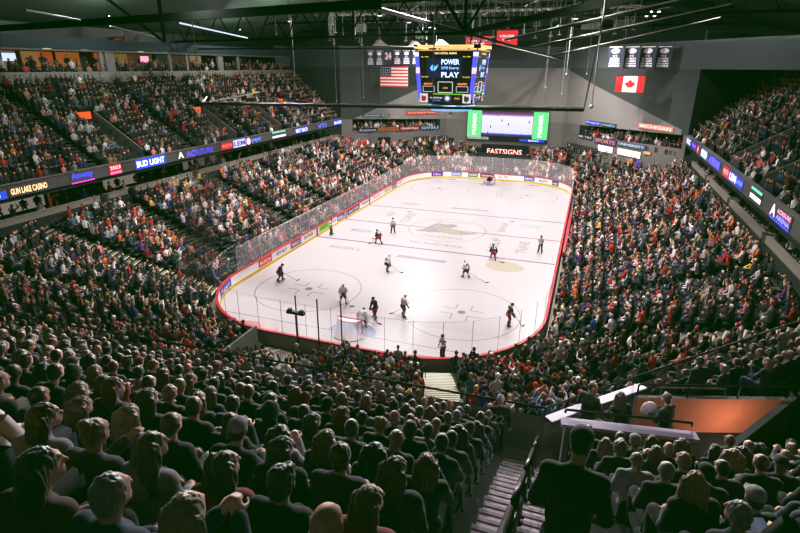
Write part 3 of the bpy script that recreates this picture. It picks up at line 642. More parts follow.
# pale platform fronts at the end stands
for x0, y0, x1, y1, z, l in ((-13.6, 36.6, -5.6, 38.2, 3.2, 'pale low platform wall at the far end left of the tunnel sign'), (4.3, 38.2, 12.5, 35.6, 3.1, 'pale low platform wall at the far end right of the tunnel sign'), (13.2, 33.6, 19.5, 26.6, 4.3, 'pale low platform wall in front of the far right wall')):
    m = MB(); m.wall([(x0, y0), (x1, y1)], z - .6, z + .35, .12, M['loge']); recentre(m.build('platform_wall', label=l, cat='low wall'))

# video board
vb = empty('video_board', (.3, 39.6, 5.6), 'wide video board on the far wall showing the ice between green strips', 'screen')
m = MB(); m.box((0, .15, 2.45), (14.5, .3, 5.2), M['black']); m.build('cabinet', vb)
def scr_mat():
    m = bpy.data.materials.new('live_picture'); m.use_nodes = True; n = m.node_tree.nodes; l = m.node_tree.links; b = n['Principled BSDF']
    tc = n.new('ShaderNodeTexCoord'); sp = n.new('ShaderNodeSeparateXYZ'); l.new(tc.outputs['Object'], sp.inputs[0])
    mr = n.new('ShaderNodeMapRange'); mr.inputs['From Min'].default_value = .3; mr.inputs['From Max'].default_value = 4.9; l.new(sp.outputs['Z'], mr.inputs['Value'])
    nz = n.new('ShaderNodeTexNoise'); nz.inputs['Scale'].default_value = 5; nz.inputs['Detail'].default_value = 6; l.new(tc.outputs['Object'], nz.inputs['Vector'])
    ad = n.new('ShaderNodeMath'); ad.operation = 'MULTIPLY_ADD'; ad.inputs[1].default_value = .12; ad.inputs[2].default_value = -.06; l.new(nz.outputs['Fac'], ad.inputs[0])
    a2 = n.new('ShaderNodeMath'); l.new(mr.outputs[0], a2.inputs[0]); l.new(ad.outputs[0], a2.inputs[1])
    cr = n.new('ShaderNodeValToRGB'); cr.color_ramp.interpolation = 'EASE'; e = cr.color_ramp.elements
    e[0].position = 0; e[0].color = rgb(60, 40, 60); e[1].position = 1; e[1].color = rgb(90, 50, 60)
    for p_, c in ((.11, (70, 50, 110)), (.14, (60, 90, 200)), (.2, (225, 225, 255)), (.8, (240, 235, 255)), (.86, (170, 120, 200)), (.9, (120, 80, 130))): q = e.new(p_); q.color = rgb(*c)
    l.new(a2.outputs[0], cr.inputs[0]); l.new(cr.outputs[0], b.inputs['Emission Color']); b.inputs['Emission Strength'].default_value = 1.15; b.inputs['Base Color'].default_value = (0, 0, 0, 1)
    return m
m = MB(); panel(m, (0, -.02, 2.75), (1, 0, 0), (0, 0, 1), 9.0, 4.3, scr_mat()); m.build('live_screen', vb)
for s in (-1, 1):
    m = MB(); panel(m, (s * 5.85, -.02, 2.6), (1, 0, 0), (0, 0, 1), 2.6, 4.7, cm(120, 235, 150, 1.1)); put_text(m, 'PREMIER', 3.8, .7, (s * 5.85, -.05, 2.6), (0, 0, 1), (-1, 0, 0), cm(245, 255, 245, 1.4), .02); m.build('green_side_strip', vb)
m = MB(); panel(m, (-5.1, -.03, .12), (1, 0, 0), (0, 0, 1), 3.9, .45, cm(210, 215, 205, .8)); put_text(m, 'STANLEY STEEMER', 3.6, .25, (-5.1, -.05, .12), (1, 0, 0), (0, 0, 1), cm(120, 130, 130, .3)); m.build('lower_left_caption', vb)
m = MB(); panel(m, (4.6, -.03, .05), (1, 0, 0), (0, 0, 1), 4.4, .5, cm(40, 80, 220, 1.0)); put_text(m, 'Belmark', 1.8, .32, (4.9, -.05, .05), (1, 0, 0), (0, 0, 1), cm(240, 245, 255, 1.4)); m.build('lower_right_caption', vb)
for (x, z) in ((-2.9, 2.2), (-3.3, 1.1), (.3, 2.7), (3.9, 3.2), (-.9, 3.3)):
    m = MB(); m.quad([(x + .1 * math.cos(a), -.04, z + .26 * math.sin(a)) for a in (0, .8, 1.6, 2.4, 3.1, 4, 4.7, 5.5)][::-1], cm(50, 50, 130, .4)); m.build('screen_figure', vb)
fs = empty('tunnel_sign', (.4, 38.3, 1.9), 'black box over the far tunnel with glowing red and white lettering', 'sign')
m = MB(); m.box((0, .4, 1.45), (8.4, .8, 2.9), M['black']); m.build('tunnel_box', fs); m = MB(); put_text(m, 'FASTSIGNS', 6.2, .95, (0, -.03, 1.75), (1, 0, 0), (0, 0, 1), cm(255, 90, 80, 1.3), .045); m.build('sign_outline', fs)
m = MB(); put_text(m, 'FASTSIGNS', 6.2, .95, (0, -.05, 1.75), (1, 0, 0), (0, 0, 1), cm(255, 225, 215, 1.5), .005); m.build('sign_lettering', fs)

# ------------------------------------------------------------ scoreboard
sb = empty('centre_scoreboard', (0, 0, 14.2), 'large cube scoreboard reading POWER PLAY hanging over centre ice', 'scoreboard')
def frustum(mb_, w0, w1, z0, z1, m):
    a, c = w0 / 2, w1 / 2; v = [(-a, -a, z0), (a, -a, z0), (a, a, z0), (-a, a, z0), (-c, -c, z1), (c, -c, z1), (c, c, z1), (-c, c, z1)]
    mb_.add(v, [(0, 3, 2, 1), (4, 5, 6, 7), (0, 1, 5, 4), (1, 2, 6, 5), (2, 3, 7, 6), (3, 0, 4, 7)], m)
m = MB(); frustum(m, 5.5, 6.4, .15, 5.5, M['black']); m.build('cabinet', sb)
m = MB(); m.box((0, 0, 5.95), (6.6, 6.6, .15), M['truss'])
for s in (-1, 1):
    for t in (-1, 1): m.tube((s * 2, t * 2, 5.5), (s * 2.6, t * 2.6, 7.4), .06, M['truss'])
m.build('hanging_frame', sb)
cables = MB()
for s in (-1, 1):
    for t in (-1, 1): cables.tube((s * 2.6, t * 2.6, 7.3), (s * 3.2, t * 3.2, 12.4), .025, M['truss'], 5)
cables.build('hoist_cable', sb)
Zu = Vector((0, 0, 1))
for fi, (r, n_) in enumerate(((Vector((1, 0, 0)), Vector((0, -1, 0))), (Vector((0, 1, 0)), Vector((1, 0, 0))), (Vector((-1, 0, 0)), Vector((0, 1, 0))), (Vector((0, -1, 0)), Vector((-1, 0, 0))))):
    u = (Zu * 5.35 + n_ * .45).normalized()
    def F(a, h, l=.03): return n_ * (2.75 + .45 * (h - .15) / 5.35 + l) + r * a + Zu * h
    def pn(name, a, h, w, hh, c, e, t=None, tc=None, th=.6, lift=.03, tw=.85):
        m = MB(); panel(m, F(a, h, lift), r, u, w, hh, cm(*c, e) if e else cm(*c))
        if t: put_text(m, t, w * tw, hh * th, F(a, h, lift + .02), r, u, cm(*tc, 1.5), .02)
        return m.build(name, sb)
    pn('top_light_bar', 0, 5.85, 5.7, .3, (250, 215, 150), 1.3, 'VAN ANDEL ARENA', (190, 140, 70), .5, .2); pn('top_light_bar', 0, 5.5, 5.7, .14, (225, 175, 110), .9, lift=.12)
    pn('display_face', 0, 3.4, 5.2, 3.9, (14, 18, 22), 0, lift=.02)
    for a in (-3.0, 3.0):
        m = MB(); w = .42
        m.quad([F(a * (.9 if h < 2 else 1.0) + q * w / 2, h, .03) for q, h in ((-1, .6), (1, .6), (1, 5.4), (-1, 5.4))], cm(90, 100, 245, 1.3)); m.quad([F(a * .965 + q * w / 2, h, .05) for q, h in ((-1, 3.2), (1, 3.2), (1, 3.8), (-1, 3.8))], cm(255, 200, 215, 1.3))
        m.quad([F(a + q * w / 2, h, .05) for q, h in ((-1, 4.9), (1, 4.9), (1, 5.3), (-1, 5.3))], cm(235, 240, 255, 1.3))
        m.build('corner_light_column', sb)
    m = MB(); put_text(m, 'VAN ANDEL ARENA', 2.3, .2, F(0, 5.2, .05), r, u, cm(255, 235, 190, 1.4), .02); m.build('arena_name', sb)
    pn('message_screen', -.15, 3.75, 3.6, 2.0, (26, 46, 92), .5)
    m = MB(); put_text(m, 'POWER', 1.85, .55, F(.5, 4.35, .07), r, u, cm(205, 225, 255, 1.7), .03); put_text(m, 'DTE Energy', 1.8, .34, F(.5, 3.72, .07), r, u, cm(150, 195, 255, 1.5), .03); put_text(m, 'PLAY', 1.85, .55, F(.5, 3.08, .07), r, u, cm(205, 225, 255, 1.7), .03); m.build('message_lettering', sb)
    m = MB(); m.quad([F(-1.15 + x, 3.78 + z, .07) for x, z in ((-.45, .0), (-.3, -.3), (.0, -.34), (.25, -.1), (.42, .32), (.1, .12), (-.1, .02), (.05, .22), (-.2, .3))], cm(120, 185, 255, 1.6)); m.build('energy_emblem', sb)
    for a, h, t in ((-2.15, 4.85, 'PL PN'), (2.15, 4.85, 'PL PN'), (-2.15, 2.85, 'PLAYER'), (2.15, 2.85, 'PLAYER')):
        m = MB(); put_text(m, t, .75, .13, F(a, h, .05), r, u, cm(240, 210, 90, 1.3), .02); m.build('player_caption', sb)
    for a, t in ((-1.75, 'BOSTON'), (1.75, 'GRIFFS')):
        m = MB(); put_text(m, t, 1.0, .2, F(a, 2.15, .05), r, u, cm(255, 150, 60, 1.6), .03); m.build('team_caption', sb)
        m = MB(); m.path([F(a + x, 1.62 + z, .05) for x, z in ((-.6, -.28), (.6, -.28), (.6, .28), (-.6, .28))], .035, cm(225, 225, 230, .8), 4, True); m.build('score_frame', sb)
    m = MB(); m.path([F(x, 1.8 + z, .05) for x, z in ((-.75, -.52), (.75, -.52), (.75, .55), (-.75, .55))], .04, cm(235, 235, 240, .9), 4, True); put_text(m, '2:00', .5, .14, F(0, 1.75, .05), r, u, cm(250, 200, 90, 1.4), .02); m.build('clock_frame', sb)
    pn('lower_display', 0, .72, 5.1, .95, (24, 28, 34), 0, lift=.05); pn('green_strip', .3, 1.12, 3.2, .14, (120, 190, 40), 1.0, lift=.08)
    for a in (-2.25, 2.25):
        pn('team_logo_panel', a, .68, .85, .95, (235, 228, 226), .9, lift=.09)
        m = MB(); m.quad([F(a + x, .68 + z, .12) for x, z in ((-.22, -.3), (.05, -.36), (.26, -.1), (.2, .25), (.0, .15), (-.18, .34), (-.28, .05))], cm(185, 40, 50, .7) if a < 0 else cm(80, 70, 66, .5)); m.build('team_logo', sb)
    m = MB(); put_text(m, 'GRIFFINS', 1.3, .16, F(-.95, .72, .09), r, u, cm(230, 230, 235, 1.2), .02); m.build('team_name_lettering', sb); m = MB(); put_text(m, 'WIN AT HOME', .9, .14, F(-.95, .45, .09), r, u, cm(100, 170, 250, 1.3), .02); m.build('caption_lettering', sb); m = MB(); put_text(m, 'RBI', .5, .18, F(1.25, .68, .09), r, u, cm(240, 170, 90, 1.3), .02); m.build('lower_lettering', sb)
    m = MB(); m.quad([F(.25 + .36 * math.cos(a * pi / 8), .68 + .36 * math.sin(a * pi / 8), .09) for a in range(16)], cm(120, 130, 190, .8)); m.quad([F(.25 + .2 * math.cos(a * pi / 8), .68 + .2 * math.sin(a * pi / 8), .11) for a in range(16)], cm(240, 240, 255, 1.1)); m.build('round_emblem', sb)
m = MB()
def ringpts(rad, z): return [(rad * math.cos(2 * pi * i / 40), rad * math.sin(2 * pi * i / 40), z) for i in range(40)]
m.strip(ringpts(2.2, -.75), ringpts(2.5, -.05), cm(110, 190, 250, 1.2), True); m.strip(ringpts(2.5, -.05), ringpts(.3, -.03), M['black'], True); m.strip(ringpts(.3, -.73), ringpts(2.2, -.75), M['black'], True); m.build('lower_led_ring', sb)
m = MB(); put_text(m, 'AMWAY', 1.5, .45, (0, -2.46, -.4), (1, 0, 0), (0, 0, 1), cm(240, 80, 130, 1.4), .03); m.build('ring_lettering', sb)
sb.scale = (1, 1, .945)
m = MB(); m.sphere((0, -.3, -1.2), .2, cm(200, 195, 190)); m.tube((0, -.3, -1.1), (0, -.3, -.7), .05, M['black']); m.build('camera_pod', sb, True)

# banners and flags
def banner(name, x, y, ztop, zbot, w, kind_, label):
    g = empty(name, (x, y, zbot), label, 'banner' if name != 'national_flag' else 'flag'); h = ztop - zbot; X = Vector((1, 0, 0)); dx = w / 2
    rz = -.45 if x > 5 else .0; g.rotation_euler = (0, 0, rz)
    m = MB(); bg = {'navy': cm(46, 44, 66), 'tall': cm(40, 46, 70), '24': cm(48, 44, 66), 'red': cm(196, 36, 50), 'us': cm(226, 214, 210), 'ca': cm(232, 226, 222)}[kind_]
    panel(m, (0, 0, h / 2), X, Zu, w, h, bg); m.build('cloth_panel', g)
    m = MB(); m.tube((-dx, 0, h), (dx, 0, h), .03, M['railm'], 6); m.build('top_pole', g); m = MB(); wl = cm(240, 234, 240)
    if kind_ in ('navy', 'tall'):
        m.quad([(w * .3 * math.cos(a * pi / 8), -.03, h * .78 + h * .12 * math.sin(a * pi / 8)) for a in range(16)], wl)
        for k, (hh, ww) in enumerate(((.56, .35), (.44, .65), (.33, .7), (.22, .75), (.11, .8))): put_text(m, ['W C', 'DIVISION', 'CHAMPS', 'SEASON', 'GRIFFINS'][k], w * ww, h * .085, (0, -.03, h * hh), X, Zu, wl, .05)
        panel(m, (0, -.02, h * .96), X, Zu, w * .9, h * .035, wl)
    elif kind_ == '24': put_text(m, '24', w * .85, h * .5, (0, -.03, h * .62), X, Zu, cm(230, 195, 200), .05)
    elif kind_ == 'red': put_text(m, 'CALDER', w * .7, h * .16, (0, -.03, h * .62), X, Zu, wl, .03); put_text(m, 'CUP', w * .45, h * .16, (0, -.03, h * .38), X, Zu, wl, .03)
    elif kind_ == 'us':
        for k in range(7): panel(m, (0, -.02, h * (2 * k + .5) / 13), X, Zu, w, h / 13, cm(178, 62, 62))
        panel(m, (-w * .3, -.03, h * .77), X, Zu, w * .4, h * 7 / 13 * .86, cm(40, 46, 74))
        for k in range(20): m.sphere((-w * .46 + (k % 5) * w * .08, -.035, h * .6 + (k // 5) * h * .11), .07, wl, 5, 3)
    else:
        for s in (-1, 1): panel(m, (s * w * .375, -.02, h / 2), X, Zu, w * .25, h, cm(205, 40, 46))
        lf = [(0, .36), (.05, .22), (.13, .27), (.11, .1), (.22, .16), (.25, .1), (.36, .08), (.31, -.02), (.34, -.06), (.17, -.2), (.18, -.25), (.02, -.22), (.015, -.38)]
        lf = lf + [(-a, c) for a, c in lf[::-1][:-1]]; m.quad([(a * w * .5, -.03, h * .5 + c * h * .85) for a, c in lf][::-1], cm(205, 40, 46))
    m.build('printed_design', g)
    m = MB()
    for s in (-1, 1): m.tube((s * dx * .8, 0, h), (s * dx * .8, 0, h + 24 - ztop + .5), .01, M['steel'], 4)
    m.build('hanging_cord', g)
banner('national_flag', -17.25, 29, 17.9, 14.66, 4.9, 'us', 'United States flag hanging at the far left below the banners')
banner('national_flag', 18.6, 21.6, 16.85, 14.8, 3.8, 'ca', 'Canadian flag with red maple leaf hanging at the far right')
for x, k, l in ((-24.3, 'tall', 'first navy and white banner from the left above the US flag'), (-22.6, 'tall', 'second navy and white banner from the left, beside the number 24'), (-20.9, '24', 'navy banner showing the number 24'), (-19.2, 'navy', 'navy and white banner just right of the number 24 banner'), (-17.5, 'navy', 'navy and white banner second right of the number 24 banner'), (-15.8, 'navy', 'navy and white banner nearest the scoreboard')):
    banner('hanging_banner', 14.39 + (x - 14.39) * .925, 29, 20.3, 18.1 if k != 'tall' else 17.95, 1.35, k, l)
for i, x in enumerate((16.5, 18.7, 20.8, 22.9)): banner('hanging_banner', 14.39 + (x - 14.39) * .905, 21.6, 20.45, 17.75, 1.9, 'tall', ['leftmost', 'second', 'third', 'rightmost'][i] + ' of the four tall navy and white banners above the Canadian flag')
banner('hanging_banner', -3.6, 30, 22.3, 20.5, 4.2, 'red', 'red banner hanging in the roof just above the scoreboard'); banner('hanging_banner', 2.0, 22, 22.6, 20.7, 2.9, 'red', 'red banner hanging in the roof right of the scoreboard')
banner('hanging_banner', -42.0, -3, 21.1, 20.6, 3.0, 'red', 'small red sign on the top left wall under the roof')

# ------------------------------------------------------------ roof
m = MB()
rp_ = [(-46, 21.6), (-30, 25), (0, 31), (22, 28), (46, 21.6)]
for i in range(4): a, c = rp_[i], rp_[i + 1]; m.quad([(a[0], -66, a[1]), (c[0], -66, c[1]), (c[0], 50, c[1]), (a[0], 50, a[1])], M['ceil'])
m.build('ceiling', kind='structure')
m = MB(); m.quad([(-46, 44, 20.8), (46, 44, 20.8), (46, 44, 32), (-46, 44, 32)], M['walld']); m.build('wall_back', kind='structure')
m = MB(); m.quad([(-60, -64, -.02), (60, -64, -.02), (60, -64, 32), (-60, -64, 32)], M['walld']); m.build('wall_near', kind='structure')
def truss(a, b_, dep, w, label, web=True, mm=None):
    a = Vector(a); b_ = Vector(b_); mm = mm or M['truss']; g = empty('roof_truss', a, label, 'truss', 'roof trusses'); d = b_ - a
    m = MB(); m.beam((0, 0, 0), d, w, dep, mm); m.build('bottom_chord', g)
    if web:
        H = Vector((0, 0, 3.2)); m = MB(); m.beam(H, d + H, w * .8, dep * .8, mm); m.build('top_chord', g); n_ = max(3, int(d.length / 4.5)); m = MB()
        for i in range(n_):
            p = d * (i / n_); q = d * ((i + 1) / n_); m.beam(p, (p + q) / 2 + H, .12, .12, mm); m.beam((p + q) / 2 + H, q, .12, .12, mm)
        m.build('web_members', g)
TR = [((-44, -18.6, 21), (3.0, -28.4, 21), .5, .35, 'heavy dark truss crossing the top left of the picture', 0), ((1.5, -25.4, 21.05), (1.5, -1.6, 21), .24, .2, 'dark truss running down to the node above the scoreboard', 0),
      ((-45, 8.4, 21), (1.5, -1.6, 21), .26, .25, 'dark truss running left from the node above the scoreboard', 1), ((1.6, -2.2, 21), (17, -30, 21), .4, .3, 'heavy dark truss rising to the upper right from the scoreboard node', 0),
      ((-38, 7, 20), (2.3, 11.2, 20), .18, .18, 'thin dark truss behind the scoreboard', 0), ((1.5, -1.6, 21), (8.7, 38, 19.1), .2, .2, 'thin truss running back from the scoreboard node to the far wall', 0),
      ((3.0, 14, 21), (18.3, -25.4, 21), .16, .16, 'pale edged truss at upper right, first below the heavy one', 0), ((4.9, 24, 20.4), (20, -26, 20.6), .14, .14, 'pale edged truss at upper right, second below the heavy one', 0), ((7.2, 38, 19.6), (21, -18, 20.6), .14, .14, 'pale edged truss at upper right, lowest one', 0),
      ((-40, 20, 24), (38, 20, 24), .3, .3, 'web truss across the roof in front of the far wall', 1), ((-38, 33, 23.6), (30, 33, 23.6), .25, .25, 'web truss high against the far wall', 1)]
for a, c, dep, w, l, web in TR: truss(a, c, dep, w, l, web)
for i, (a, c) in enumerate((((3.0, 14, 21.14), (18.3, -25.4, 21.14)), ((4.9, 24, 20.52), (20, -26, 20.72)), ((7.2, 38, 19.72), (21, -18, 20.72)), ((1.5, -25.4, 21.2), (1.5, -1.6, 21.15)), ((1.6, -2.2, 20.7), (8.7, 38, 18.95)))):  # pale truss edges, added as thin tubes
    m = MB(); m.tube(a, c, .045, M['trussl'], 6); recentre(m.build('truss_edge', label='thin pale tube added as the edge of a dark roof truss, ' + ORD[i] + ' from the right', cat='conduit', group='truss edge tubes'))
for i, (a, c, w_) in enumerate((((1.5, -1.6, 21), (1.5, -1.6, 27), .3), ((1.5, -1.6, 21), (-2.2, -2.5, 26.5), .35), ((1.5, -1.6, 21.2), (5.5, -2, 27), .2), ((-25.7, -12.8, 20), (-25.7, -12.8, 25), .25), ((-25.7, -12.8, 20), (-31, -15, 24.5), .25), ((-14, 6, 20.8), (-14, 6, 27), .22))):
    m = MB(); m.beam(a, c, w_, w_, M['truss']); recentre(m.build('truss_strut', label=['upright black strut at the roof node above the scoreboard', 'black strut slanting left from the node above the scoreboard', 'black strut slanting right from the node above the scoreboard', 'upright black strut in the roof at upper left', 'slanting black strut in the roof at upper left', 'upright black strut in the roof between flag and suites'][i], cat='strut'))
# pale light strips on truss edges
for i, (a, c, l, mm) in enumerate((((-17.1, -20.4, 21), (-26, 1.4, 21), 'thin white and blue light tube in the roof at upper left', cm(215, 225, 250, 1.1)), ((-19, -31.6, 21), (-22.3, -24.9, 21), 'pale conduit under the roof at the top left', M['trussl']), ((-25.4, -19.3, 21), (-36.7, -1.3, 21), 'second pale conduit under the roof at upper left', M['trussl']), ((-19, 24, 20.9), (-12, 31, 20.8), 'pale conduit under the roof left of the scoreboard', M['trussl']))):
    m = MB(); m.tube(a, c, .07, mm, 6); recentre(m.build('roof_conduit', label=l, cat='conduit'))
# catwalks, ducts and hanging units in the pale part of the roof
m = MB()
for y in (26, 28): m.tube((-24, y, 24.5), (20, y, 24.5), .05, M['trussl'], 5); m.tube((-24, y, 25.5), (20, y, 25.5), .04, M['trussl'], 5)
for i in range(45): m.tube((-24 + i, 26, 24.4), (-24 + i, 26, 25.5), .03, M['trussl'], 4); m.box((-24 + i, 27, 24.4), (.08, 2, .08), M['trussl'])
recentre(m.build('catwalk', label='pale metal catwalk with railings across the roof behind the scoreboard', cat='catwalk'))
m = MB()
for y in (12, 14): m.tube((-20, y, 24.3), (18, y, 24.3), .05, M['trussl'], 5); m.tube((-20, y, 25.3), (18, y, 25.3), .04, M['trussl'], 5)
for i in range(39): m.tube((-20 + i, 12, 24.2), (-20 + i, 12, 25.3), .03, M['trussl'], 4); m.box((-20 + i, 13, 24.2), (.08, 2, .08), M['trussl'])
recentre(m.build('catwalk', label='pale metal catwalk with railings high over centre ice', cat='catwalk'))
for i, (x, y, z, w, l) in enumerate(((-17.5, 16, 22.3, 1.5, 'pale box loudspeaker hanging in the roof left of the scoreboard'), (-11, 24, 21.8, 1.6, 'pale box unit hanging in the roof above the number banners'), (12.5, 30, 23, 2.2, 'grey box unit hanging in the roof at upper right'), (17, 31, 23.2, 2.6, 'wide grey box unit hanging in the roof above the four tall banners'))):
    g = empty('hanging_loudspeaker', (x, y, z), l, 'loudspeaker'); m = MB(); m.box((0, 0, .5), (w, .9, 1.0), cm(104, 104, 98)); m.build('cabinet', g)
    m = MB(); m.box((0, -.46, .5), (w * .85, .04, .8), cm(70, 72, 68)); m.build('grille', g); m = MB(); [m.tube((s * w * .4, 0, 1), (s * w * .4, 0, 5), .03, M['trussl'], 4) for s in (-1, 1)]; m.build('hanger', g)
for i, (x, y, z, l) in enumerate(((-18.5, 26, 20.9, 'first'), (-14, 30, 20.9, 'second'), (-9.5, 30, 21.0, 'third'))):
    m = MB(); m.quad([(x - 1.2, y, z), (x + 1.4, y, z), (x + .2, y, z + .8), (x - .6, y + .2, z + .9)], cm(150, 146, 136)); m.quad([(x + 1.4, y, z), (x - 1.2, y, z), (x - .6, y + .3, z + .9), (x + .2, y + .3, z + .8)], cm(90, 88, 80)); recentre(m.build('acoustic_baffle', label='slanted pale baffle under the roof, %s above the number banners from the left' % l, cat='baffle'))
# drop cables
m = None
for i, (x, y, z0, z1) in enumerate(((-24.5, 22, 12.6, 24), (-21.5, 26, 13.0, 24), (-20, 30, 8.6, 24), (-26, 12, 16.6, 24), (8.5, 14, 15.5, 26), (14.3, -26, 15.9, 24), (7, 30, 12, 26), (9.5, 32, 14, 26), (10.5, 20, 17, 26), (13, 25, 17, 26))):
    m = MB(); m.tube((x, y, z0), (x, y, z1), .03, cm(120, 120, 112), 4); m.sphere((x, y, z0), .12, cm(150, 150, 140), 6, 4); recentre(m.build('drop_cable', label='thin rigging cable hanging from the roof, %s of the ten from the left' % ORD[i if i < 4 else i], cat='cable', group='rigging cables'))
for i in range(60):
    x, y = R.uniform(-24, 18), R.uniform(2, 30); z0 = R.uniform(20.6, 23.5)
    if abs(x) < 5 and y < 8: continue
    m = MB(); m.tube((x, y, z0), (x, y, z0 + R.uniform(2, 6)), .035, M['trussl'], 5); m.box((x, y, z0), (.5, .08, .08), M['trussl']); recentre(m.build('hanger_rod', label='thin pale hanger rod in the roof above and behind the scoreboard', cat='hanger', group='roof hanger rods'))
for i in range(14):
    x, y = R.uniform(-20, 16), R.uniform(4, 26); a = R.uniform(-.5, .5); m = MB(); L_ = R.uniform(2, 5); m.beam((x, y, 24 + R.random() * 2), (x + L_ * math.cos(a), y + L_ * math.sin(a), 24.4 + R.random() * 3), .12, .16, M['trussl']); recentre(m.build('roof_brace', label='short pale steel brace in the roof over the middle of the ice', cat='brace', group='roof braces'))
# lighting rigs: real flood lamps over the ice
def flood(i, x, y, z, pw, ang=156, show=False, colr=(1, .965, .94)):
    g = empty('flood_light', (x, y, z), 'arena flood lamp under the roof, %s of the rink lamps' % ORD[i], 'lamp', 'rink flood lamps')
    m = MB(); m.tube((0, 0, .05), (0, 0, .5), .3, M['black'], 12, .18); m.build('housing', g); m = MB(); m.tube((0, 0, .0), (0, 0, .04), .28, cm(255, 250, 240, 3.0), 12); m.build('lens', g)
    m = MB(); m.tube((0, 0, .5), (0, 0, 4), .03, M['black'], 6); m.build('mount', g)
    l = bpy.data.lights.new('flood', 'SPOT'); l.energy = pw; l.spot_size = math.radians(ang); l.spot_blend = 1.0; l.shadow_soft_size = .25; l.color = colr
    o = bpy.data.objects.new('flood_beam', l); col.objects.link(o); o.parent = g; o.location = (0, 0, -.06)
i = 0
for y in (-26, -15, -4, 7, 18, 28):
    for x in (-11, 11): flood(i, x, y, 23.5, 19000); i += 1
g = empty('spotlight_cluster', (20.6, 29, 24.6), 'bright cluster of white spotlights in the roof at upper right', 'lamp')
for k in range(4): m = MB(); m.sphere((k * .5 - .8, 0, .25 * (k % 2)), .26, cm(255, 250, 245, 6.0 if k == 1 else 2.0), 8, 6); m.build('bulb', g)
m = MB(); m.beam((-2.4, 0, .5), (2.0, 0, .9), .15, .15, M['trussl']); m.build('bracket', g)

# protective netting above the near glass
g = empty('protective_net', (-7.2, -31, 15.8), 'fine protective net hanging over the near glass from a thin horizontal bar', 'net')
m = MB(); m.tube((0, 0, 0), (21.2, 0, .25), .075, cm(40, 40, 38), 6); m.tube((0, 0, .1), (21.2, 0, .35), .03, cm(150, 148, 142), 6); m.tube((0, 0, 0), (-.6, 1.2, .3), .05, cm(200, 198, 190), 6); m.tube((0, 0, 0), (1.4, 3.8, .5), .05, cm(190, 188, 180), 6); m.build('top_bar', g)
m = MB(); m.quad([(.3, 0, -.05), (21.2, 0, .2), (20.3, .4, -12.4), (-5.8, .4, -12.4)], M['net']); m.build('net_sheet', g)
m = MB(); m.quad([(0, -.05, -.05), (1.5, -.05, -.05), (-1.2, .3, -12.3), (-4.4, .3, -12.3)], M['netd']); m.build('folded_net_edge', g)
m = MB()
for x, z in ((0, 7), (14, 7), (21.2, 7)): m.tube((x, 0, .2), (x + (0 if x < 21 else .6), 0, z), .025, cm(150, 148, 140), 4)
m.build('support_cable', g)
# ------------------------------------------------------------ near upper deck
# section A: left of the stairs; local frame at the landing corner, rotated 2.6 degrees
CA_ = math.radians(2.6); UA_ = Vector((math.cos(CA_), math.sin(CA_), 0)); BA_ = Vector((math.sin(CA_), -math.cos(CA_), 0)); OA_ = Vector((13.3, -45.75, 0))
def zA(r): return 8.55 + .51 * r
def posA(s, r): p = OA_ - UA_ * s + BA_ * (.5 + .8 * r); p.z = zA(r); return p
m = MB()
for r in range(-0, 17):
    p0 = OA_ + BA_ * (.1 + .8 * r); c = p0 - UA_ * 15 + BA_ * .4
    m.box((c.x, c.y, zA(r) - 1.0), (30, .8, 2.0), M['tread'], rz=CA_)
m.build('near_deck_terracing_left', kind='structure')
# section B: right of the stairs, rows turned 10 degrees
CB_ = math.radians(9.5); UB_ = Vector((math.cos(CB_), math.sin(CB_), 0)); BB_ = Vector((math.sin(CB_), -math.cos(CB_), 0)); OB_ = Vector((14.66, -48.42, 0))
def zB(r): return 10.42 + .51 * r
def posB(s, r): p = OB_ + UB_ * s + BB_ * (.45 + .8 * r); p.z = zB(r); return p
DG0, DG1 = Vector((16.85, -48.0, 0)), Vector((19.8, -43.95, 0))     # diagonal side wall of the stand entrance
m = MB()
for r in range(0, 12):
    c = OB_ + UB_ * 9 + BB_ * (.45 + .8 * r); m.box((c.x, c.y, zB(r) - 1.0), (18, .8, 2.0), M['tread'], rz=CB_)
for r in range(-6, 0):
    f = -r / 6.0; q = OB_ + BB_ * (.45 + .8 * r); s0 = 2.3 - r * .8 * .62; c = q + UB_ * (s0 + 5); m.box((c.x, c.y, zB(r) - 1.0), (10, .8, 2.0), M['tread'], rz=CB_)
m.build('near_deck_terracing_right', kind='structure')
# section C: corner facing the ice across the chamfer
CC_ = math.radians(45.8); UC_ = Vector((math.cos(CC_), math.sin(CC_), 0)); BC_ = Vector((math.sin(CC_), -math.cos(CC_), 0)); OC_ = Vector((15.0, -44.7, 0))
def zC(r): return 8.55 + .51 * r
def posC(s, r): p = OC_ + UC_ * s + BC_ * (.5 + .8 * r); p.z = zC(r); return p
m = MB()
for r in range(0, 3):
    c = OC_ + UC_ * (2.1 + .9 * r + 7) + BC_ * (.5 + .8 * r); m.box((c.x, c.y, zC(r) - .8), (14, .8, 1.6), M['tread'], rz=CC_)
for r in range(3, 9):
    c = OC_ + UC_ * (6.2 + 5.5) + BC_ * (.5 + .8 * r); m.box((c.x, c.y, zC(r) - .8), (11, .8, 1.6), M['tread'], rz=CC_)
m.build('near_deck_terracing_corner', kind='structure')
# landing and front walkway
m = MB(); m.quad([(13.3, -46.75, 8.56), (17.2, -46.9, 8.56), (17.2, -43.2, 8.56), (15.0, -44.6, 8.56), (13.3, -45.6, 8.56)], M['concrete'])
m.quad([(14.7, -48.2, 9.3), (20, -47.4, 9.3), (20, -43.4, 9.3), (16.2, -45.0, 9.3), (15.1, -46.4, 9.3)], M['dark']); m.build('floor_landing', kind='structure')
